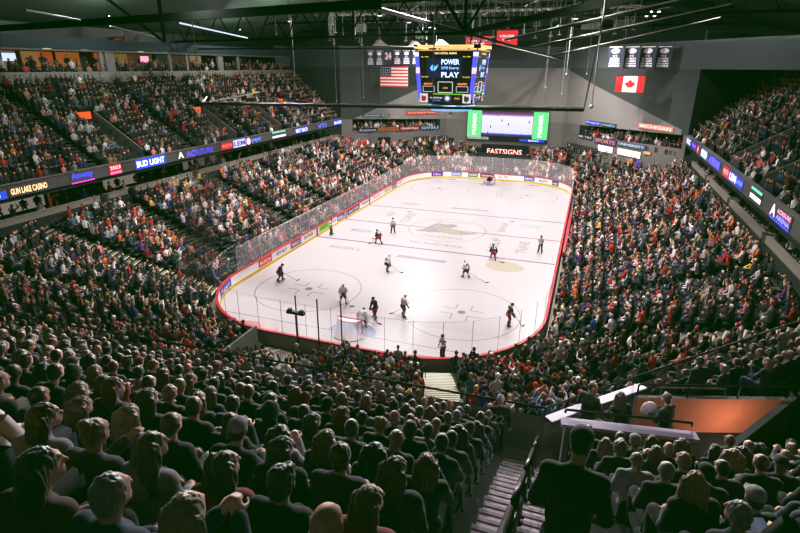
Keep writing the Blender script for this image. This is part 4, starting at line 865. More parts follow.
# stairs
m = MB(); SX0, SX1 = 13.36, 14.64
for i in range(31):
    y = -46.35 - .4 * i; z = 8.6 + .255 * i
    m.box(((SX0 + SX1) / 2, y - .2, z - .3), (SX1 - SX0, .4, .6), M['stair']); m.box(((SX0 + SX1) / 2, y + .012, z - .15), (SX1 - SX0, .025, .2), M['riser'])
    m.box(((SX0 + SX1) / 2, y - .05, z + .004), (SX1 - SX0 - .02, .06, .012), cm(128, 118, 124))
m.build('near_stairs', kind='structure')
def srz(y): return 8.6 + .6375 * (-46.35 - y)
for i, (y0, y1) in enumerate(((-46.5, -48.6), (-48.9, -51.1), (-51.4, -53.0), (-53.3, -55.2), (-55.5, -57))):
    g = empty('stair_handrail', (14.12, y0, srz(y0)), ORD[i] + ' length of black centre handrail counted up from the landing', 'handrail', 'centre handrails on the near stairs')
    top = [(0, 0, .92), (0, y1 - y0, srz(y1) - srz(y0) + .92)]
    m = MB(); m.tube(*top, .03, M['railh'], 10); m.build('top_rail', g, True); m = MB(); m.tube((0, 0, .5), (0, y1 - y0, srz(y1) - srz(y0) + .5), .02, M['railm'], 8); m.build('mid_rail', g, True)
    for yy in (0, (y1 - y0) / 2, y1 - y0):
        zz = srz(y0 + yy) - srz(y0); m = MB(); m.tube((0, yy, zz - .05), (0, yy, zz + .92), .026, M['railm'], 8); m.tube((0, yy, zz), (0, yy, zz + .03), .06, M['railm'], 10); m.build('post', g, True)
# entrance walls around the lit tunnel
m = MB(); m.wall([(14.62, -48.25), (16.88, -47.87)], 8.6, 11.45, -.16, M['parapet']); m.wall([(14.54, -48.25), (16.95, -47.85)], 11.45, 11.52, -.24, M['ledge'], mtop=M['ledge']); m.build('wall_entrance_near', kind='structure')
m = MB(); m.wall([(14.72, -48.25), (14.72, -46.6)], 8.6, 9.4, -.14, M['parapet']); m.wall([(DG0.x, DG0.y), (DG1.x, DG1.y)], 8.6, 10.45, -.14, M['tread']); m.build('wall_entrance_side', kind='structure')
m = MB(); m.quad([(16.3, -45.12, 8.0), (19.8, -43.93, 8.0), (19.8, -43.93, 10.3), (16.3, -45.12, 10.3)], M['orange']); m.wall([(16.3, -45.1), (19.8, -43.91)], 8, 10.28, .14, M['concrete']); m.build('wall_entrance_orange', kind='structure')

def rail(name, pts, label, posts=True, h=.9, r=.025, mm=None):
    m = MB(); P_ = [Vector(p) for p in pts]; m.path(P_, r, mm or M['railm'], 7)
    if posts:
        for i in range(len(P_) - 1):
            a, c = P_[i], P_[i + 1]; n_ = max(1, round((c - a).length / 1.3))
            for j in range(n_ + 1): q = a + (c - a) * j / n_; m.tube(q, q - Vector((0, 0, h)), r * .8, mm or M['railm'], 6)
    return recentre(m.build(name, label=label, cat='rail'))
rail('ledge_rail', [(14.62, -48.12, 11.62), (16.9, -47.74, 11.62)], 'dark rail above the pale ledge of the lit stand entrance', h=.08)
rail('entrance_rail', [(16.3, -45.0, 10.62), (19.8, -43.85, 10.62)], 'dark rail along the top of the orange entrance wall', h=.35)
rail('entrance_rail', [(16.9, -44.5, 10.35), (18.4, -44.1, 10.4)], 'short pale rail behind the orange entrance wall', h=.4, mm=M['steel'])
rail('section_rail', [(-4.5, -46.9, 10.6), (.5, -46.6, 10.6)], 'dark rail above the front row at the left edge of the near deck', h=1.2)
rail('section_rail', [(-5, -48.6, 11.2), (-.6, -48.4, 11.2), (-.6, -48.4, 10.4)], 'dark bent rail two rows above the left end of the near parapet', h=1.1)
# pale ledge counter at the front of section A
m = MB(); c = OA_ - UA_ * 7.2 + BA_ * .02; m.box((c.x, c.y, 9.42), (4.6, .42, .08), M['ledge'], rz=CA_); m.box((c.x, c.y, 9.1), (4.6, .25, .6), M['parapet'], rz=CA_); recentre(m.build('ledge_counter', label='pale mauve ledge counter on the near parapet left of centre', cat='ledge'))
l = bpy.data.lights.new('entrance_lamp', 'POINT'); l.energy = 50; l.color = (1, .74, .6); l.shadow_soft_size = .1; o = link('entrance_lamp', l, None, (18.7, -45.25, 9.75), label='small warm lamp inside the lit stand entrance', cat='lamp')

l = bpy.data.lights.new('landing_fill', 'POINT'); l.energy = 120; l.color = (1, .94, .97); l.shadow_soft_size = .12; o = link('landing_fill', l, None, (15.3, -46.3, 12.6), label='small fill lamp added above the stair landing', cat='lamp')  # added lamp, brightens the parapet face and stairs
# equipment well behind the near goal
m = MB(); m.quad([(-4.6, -38.7, .005), (1.9, -38.7, .005), (1.9, -31, .005), (-4.6, -31, .005)], cm(120, 122, 116)); m.build('floor_well', kind='structure')
m = MB(); m.wall([(-4.6, -38.7), (-4.6, -31.6)], 0, 2.0, .12, M['parapet']); m.wall([(1.9, -31.6), (1.9, -38.7)], 0, 2.0, .12, M['parapet']); m.wall([(1.9, -38.7), (-4.6, -38.7)], 0, 4.2, .12, M['concrete']); m.build('wall_well', kind='structure')
for i, x in enumerate((-2.05, -.5, 1.15)):
    m = MB(); m.box((x, -30.8, 2.1), (.06, .06, 4.2), M['railm']); m.box((x, -30.75, .04), (.3, .26, .08), M['railm']); recentre(m.build('tall_post', label=['left', 'middle', 'right'][i] + ' of three tall dark posts at the boards behind the near goal', cat='post'))
g = empty('camera_stand', (-1.35, -32.0, 0), 'dark camera unit on a thin pole behind the near boards', 'camera')
m = MB(); m.tube((0, 0, 0), (0, 0, 3.5), .06, M['railm']); m.build('pole', g); m = MB(); m.box((0, 0, 3.65), (1.2, .25, .16), M['black']); m.box((-.4, 0, 3.8), (.22, .22, .15), M['black']); m.box((.4, 0, 3.8), (.22, .22, .15), M['black']); m.build('camera_head', g)
m = MB(); m.box((0, 0, .05), (.8, .8, .1), M['black']); m.build('foot', g)
g = empty('equipment_cart', (.3, -34.4, 0), 'white framed cart with a yellow band standing in the well behind the near goal', 'cart')
m = MB(); m.box((0, 0, .35), (2.0, 1.5, .5), cm(90, 92, 90)); m.build('tub', g); m = MB(); m.box((0, -.78, .35), (1.9, .05, .28), M['yellow']); m.build('yellow_band', g)
m = MB()
for x in (-1, 1):
    for y in (-.8, .8): m.tube((x, y, 0), (x, y, 1.1), .05, M['white'], 6)
m.path([(-1, -.8, 1.1), (1, -.8, 1.1), (1, .8, 1.1), (-1, .8, 1.1)], .06, M['white'], 6, True); m.build('white_frame', g)
g = empty('equipment_box', (-2.6, -35.0, 0), 'pale low box beside the white cart in the well', 'box'); m = MB(); m.box((0, 0, .4), (1.0, .9, .8), cm(190, 186, 176)); m.build('body', g); m = MB(); m.box((0, 0, .83), (1.06, .96, .07), cm(150, 148, 140)); m.build('lid', g)
for i, x in enumerate((-3.9, -3.2)):
    rail('well_rail', [(x, -36.8, 2.3), (x + .9, -32.6, 1.2)], ['left', 'right'][i] + ' pale sloping handrail in the well behind the near boards', h=1.2, r=.03, mm=cm(200, 190, 165))
rail('stair_rail', [(2.4, -31.8, 1.5), (2.6, -36.2, 3.2), (2.8, -39, 4.6)], 'dark sloping rail right of the equipment well')
rail('stair_rail', [(-4.9, -34, 2.2), (-4.9, -39, 4.6)], 'dark sloping rail left of the equipment well')
rail('stair_rail', [(7.2, -32.4, 2.0), (7.2, -34.4, 2.8)], 'short dark rail beside the near aisle steps right of the goal')
for i, y in enumerate((-12.5, -6.5)):
    rail('bowl_rail', [(-14.7, y, 2.4), (-14.7, y + 4.6, 2.4)], ['nearer', 'further'][i] + ' pale rail panel behind the left glass', h=1.2, mm=cm(150, 142, 138))
# ------------------------------------------------------------ bodies grown as one surface
def vox(name, caps, voxel, smooth, m, noise_amp=0., nscale=20., nstretch=1., decim=1.):
    bm = bmesh.new()
    for c in caps:
        if c[0] == 'E':
            _, p, r, ax = c; mx = Matrix.Translation(p) @ Matrix.Rotation(ax, 4, 'X') @ Matrix.Diagonal((r[0], r[1], r[2], 1))
            bmesh.ops.create_icosphere(bm, subdivisions=3, radius=1, matrix=mx)
        else:
            a, b_, r0, r1 = c; a = Vector(a); b_ = Vector(b_); d = b_ - a
            for p, r in ((a, r0), (b_, r1)): bmesh.ops.create_icosphere(bm, subdivisions=2, radius=r, matrix=Matrix.Translation(p))
            if d.length > 1e-4:
                q = Vector((0, 0, 1)).rotation_difference(d).to_matrix().to_4x4()
                bmesh.ops.create_cone(bm, cap_ends=True, segments=14, radius1=r0, radius2=r1, depth=d.length, matrix=Matrix.Translation((a + b_) / 2) @ q)
    me = bpy.data.meshes.new('t'); bm.to_mesh(me); bm.free(); o = bpy.data.objects.new('t', me); col.objects.link(o)
    r = o.modifiers.new('r', 'REMESH'); r.mode = 'VOXEL'; r.voxel_size = voxel; r.use_smooth_shade = True
    s = o.modifiers.new('s', 'SMOOTH'); s.iterations = smooth; s.factor = .5
    if decim < 1: d_ = o.modifiers.new('d', 'DECIMATE'); d_.ratio = decim
    bpy.context.view_layer.update()
    out = bpy.data.meshes.new_from_object(o.evaluated_get(bpy.context.evaluated_depsgraph_get())); out.name = name
    bpy.data.objects.remove(o); bpy.data.meshes.remove(me)
    if noise_amp:
        n = len(out.vertices); co = np.empty(n * 3); out.vertices.foreach_get('co', co); co = co.reshape(-1, 3); nr = np.empty(n * 3); out.vertices.foreach_get('normal', nr); nr = nr.reshape(-1, 3)
        am = np.array([noise.noise(Vector((c[0] * nscale, c[1] * nscale, c[2] * nscale * nstretch))) for c in co]); co += nr * (am * noise_amp)[:, None]; out.vertices.foreach_set('co', co.ravel())
    out.materials.clear(); out.materials.append(m); out.polygons.foreach_set('use_smooth', [True] * len(out.polygons)); out.update()
    return out
V = Vector
def figure(J, g=0., fem=0.):
    """caps of head, torso, arms, legs from joints. J: hip, chest, neck, head + per-side sh, el, wr, hp, kn, an, toe. returns dict of cap lists"""
    up = []; hip, ch, nk, hd = J['hip'], J['chest'], J['neck'], J['head']; la = math.atan2(-(ch - hip).y, (ch - hip).z) * 1.0
    f = J.get('face', V((0, 1, 0))); side = f.cross(V((0, 0, 1))).normalized()
    w = 1 - .1 * fem
    torso = [('E', hip, (.165 + g, .13 + g, .12 + g), la), ('E', hip.lerp(ch, .5), (.150 * w + g, .112 + g, .17 + g), la), ('E', ch, (.17 * w + g, .12 + g, .17 + g), la)]
    sh = J['sh']; torso += [(sh[0], sh[1], .062 + g, .062 + g), (sh[0].lerp(sh[1], .2) + V((0, 0, .02)), nk + V((0, 0, -.01)), .045 + g * .7, .05 + g * .3), (sh[1].lerp(sh[0], .2) + V((0, 0, .02)), nk + V((0, 0, -.01)), .045 + g * .7, .05 + g * .3)]
    arms = []; hands = []
    for i in (0, 1):
        s, e, wv = J['sh'][i], J['el'][i], J['wr'][i]; arms += [(s, e, .052 * w + g, .041 + g), (e, wv, .040 + g, .029 + g * .9)]
        d = (wv - e).normalized(); sd = d.cross(V((0, 0, 1))); sd = sd.normalized() if sd.length > .2 else V((1, 0, 0)); sgn = 1 if i == 0 else -1
        nn = sd.cross(d).normalized(); pc = wv + d * .055
        hands += [(wv, wv + d * .09, .026, .030), (wv + sd * .018, pc + sd * .026, .02, .017), (wv - sd * .018, pc - sd * .026, .02, .017)]
        for k, L in enumerate((.062, .072, .068, .052)):
            o_ = wv + d * .095 + sd * ((k - 1.5) * .0195); b1 = o_ + (d * .75 - nn * .35) * L * .55; b2 = b1 + (d * .35 - nn * .8) * L * .5; hands += [(o_, b1, .0095, .009), (b1, b2, .009, .0078)]
        th = wv + d * .03 + sd * (.03 * -sgn); hands += [(th, th + (d * .6 + sd * -sgn * .6 - nn * .3) * .05, .0125, .0105), (th + (d * .6 + sd * -sgn * .6 - nn * .3) * .05, th + (d * 1.2 + sd * -sgn * .6 - nn * .7) * .06, .0105, .009)]
    legs = []; feet = []
    for i in (0, 1):
        h, k, a, t = J['hp'][i], J['kn'][i], J['an'][i], J['toe'][i]; legs += [(h, k, .083 + g, .056 + g), (k, k.lerp(a, .35), .055 + g, .056 + g * 1.1), (k.lerp(a, .35), a, .056 + g * 1.1, .036 + g * 1.2)]
        feet += [(a + (a - t) * .15, t, .042, .034), (a, a + V((0, 0, -.03)), .042, .042)]
    fh = f; hl = [('E', hd, (.076, .094, .108), J.get('htilt', 0.)), (hd + fh * .045 + V((0, 0, -.06)), hd + fh * .065 + V((0, 0, -.078)), .05, .035), (hd + fh * .088 + V((0, 0, .01)), hd + fh * .112 + V((0, 0, -.022)), .011, .016),
          (hd + fh * .082 + side * .03 + V((0, 0, .032)), hd + fh * .082 - side * .03 + V((0, 0, .032)), .014, .014), (hd + fh * .09 + side * .018 + V((0, 0, -.055)), hd + fh * .09 - side * .018 + V((0, 0, -.055)), .0095, .0095)]
    for q in (1, -1): hl.append((hd + side * .077 * q + V((0, 0, .012)), hd + side * .08 * q + V((0, 0, -.022)), .015, .011))
    neck = [(nk + V((0, 0, -.05)), hd + V((0, 0, -.06)) - fh * .02, .057, .052)]
    return dict(torso=torso, arms=arms, hands=hands, legs=legs, feet=feet, head=hl, neck=neck)
def seated(lean=0.08, arms='lap', head=(0, 0), knees=.14):
    """origin on the floor under the seat, facing +Y"""
    hip = V((0, -.02, .53)); c, s = math.cos(lean), math.sin(lean)
    def T(x, y, z): return hip + V((x, y * c + z * s, z * c - y * s))
    J = dict(hip=hip, chest=T(0, 0, .34), neck=T(0, 0, .52)); J['sh'] = [T(-.165, 0, .45), T(.165, 0, .45)]
    f = V((math.sin(head[0]), math.cos(head[0]), 0)); J['face'] = f; J['head'] = T(0, .03 + head[1] * .5, .675) + f * .02 - V((0, 0, abs(head[1]) * .3))
    J['hp'] = [V((-.09, .02, .52)), V((.09, .02, .52))]; J['kn'] = [V((-knees, .44, .53)), V((knees, .44, .53))]; J['an'] = [V((-knees, .42, .09)), V((knees, .42, .09))]; J['toe'] = [V((-knees - .02, .6, .045)), V((knees + .02, .6, .045))]
    if arms == 'lap': J['el'] = [T(-.23, .05, .18), T(.23, .05, .18)]; J['wr'] = [V((-.10, .30, .65)), V((.10, .30, .65))]
    elif arms == 'cross': J['el'] = [T(-.24, .12, .2), T(.24, .12, .2)]; J['wr'] = [T(.03, .26, .25), T(-.03, .28, .19)]
    elif arms == 'phone': J['el'] = [T(-.22, .16, .2), T(.22, .16, .2)]; J['wr'] = [T(-.06, .36, .38), T(.06, .36, .38)]
    elif arms == 'hand_up': J['el'] = [T(-.23, .05, .18), T(.29, .16, .38)]; J['wr'] = [V((-.10, .30, .65)), T(.17, .22, .66)]
    elif arms == 'knees': J['el'] = [V((-.22, .3, .66)), V((.22, .3, .66))]; J['wr'] = [V((-.05, .5, .66)), V((.05, .5, .66))]
    return J
def standing(lean=.03, arms='side', head=(0, 0), stride=.0, crouch=0., wide=.1):
    hz = .93 - crouch; hip = V((0, -crouch * .5, hz)); c, s = math.cos(lean), math.sin(lean)
    def T(x, y, z): return hip + V((x, y * c + z * s, z * c - y * s))
    J = dict(hip=hip, chest=T(0, 0, .34), neck=T(0, 0, .53)); J['sh'] = [T(-.175, 0, .46), T(.175, 0, .46)]
    f = V((math.sin(head[0]), math.cos(head[0]), 0)); J['face'] = f; J['head'] = T(0, .03, .72) + f * .02
    J['hp'] = [hip + V((-.09, 0, -.02)), hip + V((.09, 0, -.02))]; J['an'] = [V((-wide, stride, .09)), V((wide, -stride, .09))]
    J['kn'] = [(J['hp'][i] + J['an'][i]) / 2 + V((0, .05 + crouch * .9, .02)) for i in (0, 1)]; J['toe'] = [J['an'][i] + V(((-.03, .03)[i], .17, -.045)) for i in (0, 1)]
    if arms == 'side': J['el'] = [T(-.25, -.02, .17), T(.25, -.02, .17)]; J['wr'] = [T(-.26, .08, -.07), T(.26, .08, -.07)]
    elif arms == 'front': J['el'] = [T(-.26, .06, .2), T(.26, .06, .2)]; J['wr'] = [T(-.08, .28, .12), T(.10, .28, .12)]
    elif arms == 'stick': J['el'] = [T(-.30, .12, .2), T(.30, .08, .2)]; J['wr'] = [T(-.06, .34, .05), T(.24, .30, .0)]
    elif arms == 'hips': J['el'] = [T(-.33, -.08, .2), T(.33, -.08, .2)]; J['wr'] = [T(-.17, .05, .06), T(.17, .05, .06)]
    elif arms == 'hold': J['el'] = [T(-.24, .1, .2), T(.26, .12, .24)]; J['wr'] = [T(-.1, .34, .22), T(.12, .34, .3)]
    return J
def make_proto(J, fem=0., shoes=True, vx=.011):
    F_ = figure(J, 0., fem); G = figure(J, .022, fem); T_ = figure(J, .016, fem); d = {}
    d['body'] = vox('body', F_['torso'] + F_['arms'] + F_['hands'] + F_['legs'] + F_['feet'] + F_['head'] + F_['neck'], vx, 2, M['skin'])
    nk = J['neck']; col_ = [(nk + V((.045 * math.cos(a), .045 * math.sin(a), .0)), nk + V((.045 * math.cos(a + .8), .045 * math.sin(a + .8), .0)), +.036, .034) for a in [i * .785 for i in range(8)]]
    d['jacket'] = vox('jacket', G['torso'] + G['arms'] + col_, .016, 4, M['cloth'], .014, 9)
    d['trousers'] = vox('trousers', T_['torso'][:1] + T_['legs'], .018, 3, M['cloth'], .008, 10)
    if shoes:
        S = [(a[0], a[1], a[2] + .012, a[3] + .012) for a in F_['feet']]; d['shoes'] = [vox('shoe', S[:2], .016, 2, M['cloth']), vox('shoe', S[2:], .016, 2, M['cloth'])]
    d['J'] = J; return d
SP = [make_proto(seated(.06, 'lap')), make_proto(seated(.16, 'lap', (.45, 0)), 1), make_proto(seated(.1, 'cross', (-.4, 0))), make_proto(seated(.05, 'phone', (0, .02)), 1), make_proto(seated(.08, 'hand_up', (.2, 0))), make_proto(seated(.34, 'knees', (-.15, 0)))]
ST = [make_proto(standing(.05, 'front', (.9, 0))), make_proto(standing(.1, 'front', (.6, 0)), 1), make_proto(standing(.03, 'side', (-.3, 0))), make_proto(standing(.1, 'hold', (-.2, 0))), make_proto(standing(.38, 'front', (.1, 0)))]
# hair and hats, origin at the head centre, facing +Y
def E(x, y, z, a, b_, c, r=0.): return ('E', V((x, y, z)), (a, b_, c), r)
HR = {}
short = [E(0, -.018, .024, .084, .094, .098), E(0, -.045, -.04, .068, .062, .062)]
HR['short'] = vox('hair', short, .008, 2, M['hair'], .008, 55, .3)
HR['cropped'] = vox('hair', [E(0, -.016, .016, .0805, .090, .097), E(0, -.04, -.04, .068, .06, .05)], .008, 2, M['hair'], .003, 70, 1)
HR['messy'] = vox('hair', [E(0, -.018, .03, .092, .1, .1), E(0, -.05, -.04, .075, .065, .07), E(.03, .03, .085, .05, .05, .035)], .008, 1, M['hair'], .012, 40, .6)
longc = short + [(V((x, -.05 - .03 * (1 - abs(x) / .08), .02)), V((x * 1.6, -.165 + abs(x) * .55, -.29)), .05, .036) for x in (-.075, -.045, -.015, .015, .045, .075)]
HR['long'] = vox('hair', longc, .008, 3, M['hair'], .012, 60, .12)
HR['wavy'] = vox('hair', short + [(V((x, -.04, .03)), V((x * 1.9, -.155 + abs(x) * .5, -.27)), .056, .046) for x in (-.085, -.05, -.02, .02, .05, .085)], .009, 2, M['hair'], .016, 30, .4)
HR['bob'] = vox('hair', short + [(V((x, -.045, .01)), V((x * 1.25, -.075, -.14)), .05, .042) for x in (-.07, -.035, 0, .035, .07)], .008, 3, M['hair'], .010, 60, .15)
HR['ponytail'] = vox('hair', [E(0, -.016, .018, .081, .092, .098), E(0, -.04, -.03, .068, .06, .055), (V((0, -.1, .04)), V((0, -.15, -.02)), .024, .032), (V((0, -.15, -.02)), V((.01, -.13, -.2)), .032, .014)], .008, 2, M['hair'], .007, 60, .2)
HR['bun'] = vox('hair', [E(0, -.016, .018, .081, .092, .098), E(0, -.04, -.03, .068, .06, .055), E(0, -.07, .11, .046, .046, .042)], .008, 2, M['hair'], .007, 50, .4)
HR['fringe'] = vox('hair', [E(0, -.045, -.028, .081, .062, .036), E(0, -.05, -.05, .066, .055, .04)], .008, 2, M['hair'], .004, 60, .5)
capc = [E(0, -.005, .052, .089, .102, .078)]; brim = [(V((x, .07, .045)), V((x * .7, .165 - abs(x) * .6, .035)), .009, .007) for x in (-.06, -.04, -.02, 0, .02, .04, .06)]
HT = {'baseball_cap': vox('cap', capc + brim, .008, 2, M['cloth'], .002, 30), 'backward_cap': vox('cap', capc + [(V((x, -.07, .03)), V((x * .7, -.165 + abs(x) * .6, .01)), .009, .007) for x in (-.06, -.04, -.02, 0, .02, .04, .06)], .008, 2, M['cloth']),
      'knit_hat': vox('hat', [E(0, -.012, .04, .092, .103, .098), E(0, -.012, .0, .095, .106, .04), E(0, -.012, .14, .022, .022, .022)], .008, 2, M['cloth'], .005, 90), 'hood': vox('hood', [E(0, -.03, .01, .112, .12, .13), E(0, -.06, -.12, .1, .07, .07)], .01, 3, M['cloth'], .012, 14)}
HAIRC = {'black': (22, 19, 18), 'dark brown': (48, 34, 26), 'brown': (86, 62, 44), 'light brown': (126, 98, 70), 'blond': (178, 150, 108), 'grey': (150, 146, 142), 'white': (205, 200, 196), 'reddish': (120, 62, 36)}
CLOTHC = {'black': (18, 18, 20), 'charcoal': (44, 45, 48), 'dark green': (30, 44, 36), 'navy': (26, 32, 52), 'grey': (92, 94, 98), 'pale grey': (160, 160, 166), 'dark red': (96, 24, 26), 'red': (168, 34, 36), 'brown': (70, 52, 40), 'white': (205, 202, 205), 'teal': (36, 84, 84), 'dark blue': (36, 56, 96), 'purple': (70, 44, 84), 'tan': (134, 112, 86)}
SKINC = [(196, 150, 126), (186, 138, 112), (206, 162, 138), (150, 104, 80), (112, 76, 58)]
TINT = [1.0]
def setc(o, c): o.color = rgb(*c)
def cp(mesh, name, parent, c, loc=(0, 0, 0), rz=0., s=1., label=None):
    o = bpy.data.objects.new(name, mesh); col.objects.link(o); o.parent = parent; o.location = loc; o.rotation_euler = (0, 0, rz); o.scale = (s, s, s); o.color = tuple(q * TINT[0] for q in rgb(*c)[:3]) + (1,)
    if label: o['label'] = label
    return o
def make_person(pr, loc, rz, hair, hairc, hat, hatc, cloth, trou, label, group, scale=1., cat='person'):
    J = pr['J']; b_ = bpy.data.objects.new('person', pr['body']); col.objects.link(b_); b_.location = loc; b_.rotation_euler = (0, 0, rz); b_.scale = (scale,) * 3; setc(b_, R.choice(SKINC[:3] * 3 + SKINC))
    tag(b_, label, cat, group); hd = J['head']; f = J['face']; ra = -math.atan2(f.x, f.y)
    if hair: cp(HR[hair], 'hair', b_, HAIRC[hairc], hd, ra, R.uniform(.98, 1.06))
    if hat: cp(HT[hat], hat, b_, CLOTHC[hatc], hd, ra)
    cp(pr['jacket'], 'jacket', b_, CLOTHC[cloth]); cp(pr['trousers'], 'trousers', b_, CLOTHC[trou])
    if 'shoes' in pr: [cp(q_, 'shoe', b_, (26, 24, 24)) for q_ in pr['shoes']]
    return b_
# ------------------------------------------------------------ stadium seat with a fold-down cushion
def rbox(c, d, mm, bev=.02):
    bm = bmesh.new(); bmesh.ops.create_cube(bm, size=1, matrix=Matrix.Translation(c) @ Matrix.Diagonal((*d, 1))); bmesh.ops.bevel(bm, geom=bm.edges[:], offset=bev, segments=2, affect='EDGES'); me = bpy.data.meshes.new('p'); bm.to_mesh(me); bm.free(); me.materials.append(mm); return me
def seat_meshes():
    bk = rbox((0, -.235, .62), (.44, .045, .38), M['seatp']); 
    for v in bk.vertices: v.co.y -= (v.co.z - .45) * .22
    cu = rbox((0, .0, .41), (.44, .40, .06), M['seatp']); m = MB()
    for s in (-1, 1): m.box((s * .225, -.1, .3), (.03, .3, .05), M['black']); m.box((s * .225, -.2, .2), (.03, .06, .4), M['black'])
    m.box((0, -.2, .3), (.45, .04, .04), M['black'])
    return bk, cu, m.mesh('seat_frame')
SB, SC_, SF = seat_meshes()
# ------------------------------------------------------------ near-deck audience
fg = []     # (pos, rz, distance, section, row, seat)
def infr(p, mg=25):
    q = proj(p + Vector((0, 0, 1.2)))
    return q and -mg < q[0] < 800 + mg and q[1] > 200 and q[1] < 560 + mg, q
SEAT = .53
cand = []
for r in range(0, 14):
    for i in range(50):
        if r == 0 and i == 0: continue
        cand.append(('A', r, i, posA(.38 + SEAT * i, r), CA_))
for r in range(-5, 11):
    for i in range(24):
        s = .38 + SEAT * i
        if r < 0 and s < 2.55 - r * .8 * .62: continue
        p = posB(s, r)
        if r < 0 and ((p - OC_).dot(BC_) < 3.0): continue
        cand.append(('B', r, i, p, CB_))
for r in range(0, 8):
    for i in range(30):
        s = 2.5 + .9 * r + SEAT * i if r < 3 else 6.6 + SEAT * i
        if s > 16: continue
        p = posC(s, r)
        if r >= 3 and (p - OB_).dot(BB_) > -3.6: continue
        cand.append(('C', r, i, p, CC_))
pool = []
for sec, r, i, p, rz in cand:
    ok, q = infr(p)
    f = (p - CAM); hd_ = math.hypot(f.x, f.y)
    if hd_ < 1.35: continue
    near = q and q[2] > .9
    if ok and near: pool.append((q[2], sec, r, i, p, rz, q, True))
    elif hd_ < 30: pool.append((hd_, sec, r, i, p, rz, q, False))
pool.sort(key=lambda t: t[0])
# sightline: leave out heads that would stand right in front of the lens
individual = []; extra = []
occ = {'A': .94, 'B': .93, 'C': .92}
for d, sec, r, i, p, rz, q, vis in pool:
    if R.random() > occ[sec]: continue
    if vis and d < 2.3 and (q[1] < 455): continue
    if vis and len(individual) < 296: individual.append((d, sec, r, i, p, rz, q))
    elif not (not vis and d < 3): extra.append((p, rz))
wh = {'A': 'left of the stairs', 'B': 'right of the stairs', 'C': 'along the corner'}
seen_labels = {}
fem_h = ['long', 'long', 'wavy', 'bob', 'ponytail', 'bun']; mal_h = ['short', 'short', 'cropped', 'cropped', 'messy', 'fringe']
HN = {'long': 'long %s hair', 'wavy': 'wavy %s hair', 'bob': 'bobbed %s hair', 'ponytail': '%s ponytail', 'bun': '%s hair bun', 'short': 'short %s hair', 'cropped': 'cropped %s hair', 'messy': 'messy %s hair', 'fringe': 'bald crown'}
placed = []
OV = [((40, 425), 'long', 'brown', None), ((108, 455), 'bun', 'blond', None), ((165, 455), 'wavy', 'light brown', None), ((50, 510), 'short', 'grey', None), ((262, 455), 'long', 'dark brown', None), ((320, 445), 'long', 'light brown', None), ((300, 500), 'messy', 'brown', None),
      ((230, 495), 'wavy', 'brown', None), ((392, 465), 'long', 'brown', None), ((416, 440), 'short', 'dark brown', None), ((447, 445), 'cropped', 'dark brown', None), ((603, 470), 'messy', 'brown', None), ((632, 512), 'cropped', 'grey', None), ((690, 505), 'long', 'blond', None), ((342, 430), 'cropped', 'brown', None), ((245, 415), 'short', 'dark brown', None), ((190, 408), 'cropped', 'brown', None), ((735, 510), 'short', 'grey', None)]
over = {}
for (tx, ty), h_, c_, _ in OV:
    best = min((x for x in individual if (x[1], x[2], x[3]) not in over), key=lambda x: (x[6][0] - tx) ** 2 + (x[6][1] - ty) ** 2); over[(best[1], best[2], best[3])] = (h_, c_)
TINT[0] = .5  # hair and clothing colours darkened so the near bodies stay in shade
for d, sec, r, i, p, rz, q in individual:
    fem = R.random() < .45; hair = R.choice(fem_h if fem else mal_h); hc = R.choice(['black', 'dark brown', 'dark brown', 'brown', 'brown', 'light brown', 'blond', 'grey', 'reddish'] if hair != 'fringe' else ['grey', 'white'])
    if fem: hc = R.choice(['black', 'dark brown', 'brown', 'brown', 'light brown', 'blond', 'blond', 'reddish'])
    hat = None; hatc = 'black'; x = R.random()
    if not fem and x < .26: hat = R.choice(['baseball_cap', 'baseball_cap', 'backward_cap', 'knit_hat']); hatc = R.choice(['black', 'charcoal', 'navy', 'red', 'grey', 'white']); hair = 'cropped'
    elif x > .965: hat = 'hood'; hatc = 'charcoal'; hair = None
    cloth = R.choice(['black'] * 5 + ['charcoal'] * 4 + ['navy', 'navy', 'dark green', 'dark green', 'grey', 'grey', 'brown', 'dark red', 'red', 'pale grey', 'teal', 'dark blue', 'purple', 'tan', 'white'])
    if hat == 'hood': cloth = 'charcoal'
    trou = R.choice(['black', 'navy', 'dark blue', 'charcoal']); pr = R.choice([SP[1], SP[3], SP[0], SP[0]] if fem else [SP[0], SP[0], SP[2], SP[2], SP[5]])
    if (sec, r, i) in over: hair, hc = over[(sec, r, i)]; hat = None; fem = hair in fem_h; pr = R.choice([SP[0], SP[3], SP[1]] if fem else [SP[0], SP[2]])
    hs = {None: HN.get(hair, '%s') % hc if hair and hair != 'fringe' else 'bald crown', 'baseball_cap': '%s cap' % hatc, 'backward_cap': '%s backward cap' % hatc, 'knit_hat': '%s knit hat' % hatc, 'hood': 'hood up'}[hat]
    if sec == 'A': place_ = 'row %s behind parapet, %s %s' % (ORD[r], ORD[i], wh[sec])
    elif sec == 'B' and r >= 0: place_ = 'row %s behind ledge, %s %s' % (ORD[r], ORD[i], wh[sec])
    elif sec == 'B': place_ = 'row %s before ledge, %s %s' % (ORD[-r - 1], ORD[i], wh[sec])
    else: place_ = 'corner row %s, %s along the parapet' % (ORD[r], ORD[i])
    lab = '%s, %s top, %s' % (hs, cloth, place_)
    jx = R.uniform(-.05, .05); pp = p + Vector((math.cos(rz) * jx, math.sin(rz) * jx, 0)) ; sc_ = R.uniform(.95, 1.05)
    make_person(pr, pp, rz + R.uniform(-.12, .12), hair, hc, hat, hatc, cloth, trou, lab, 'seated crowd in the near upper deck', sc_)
    placed.append((p, rz))
TINT[0] = .8
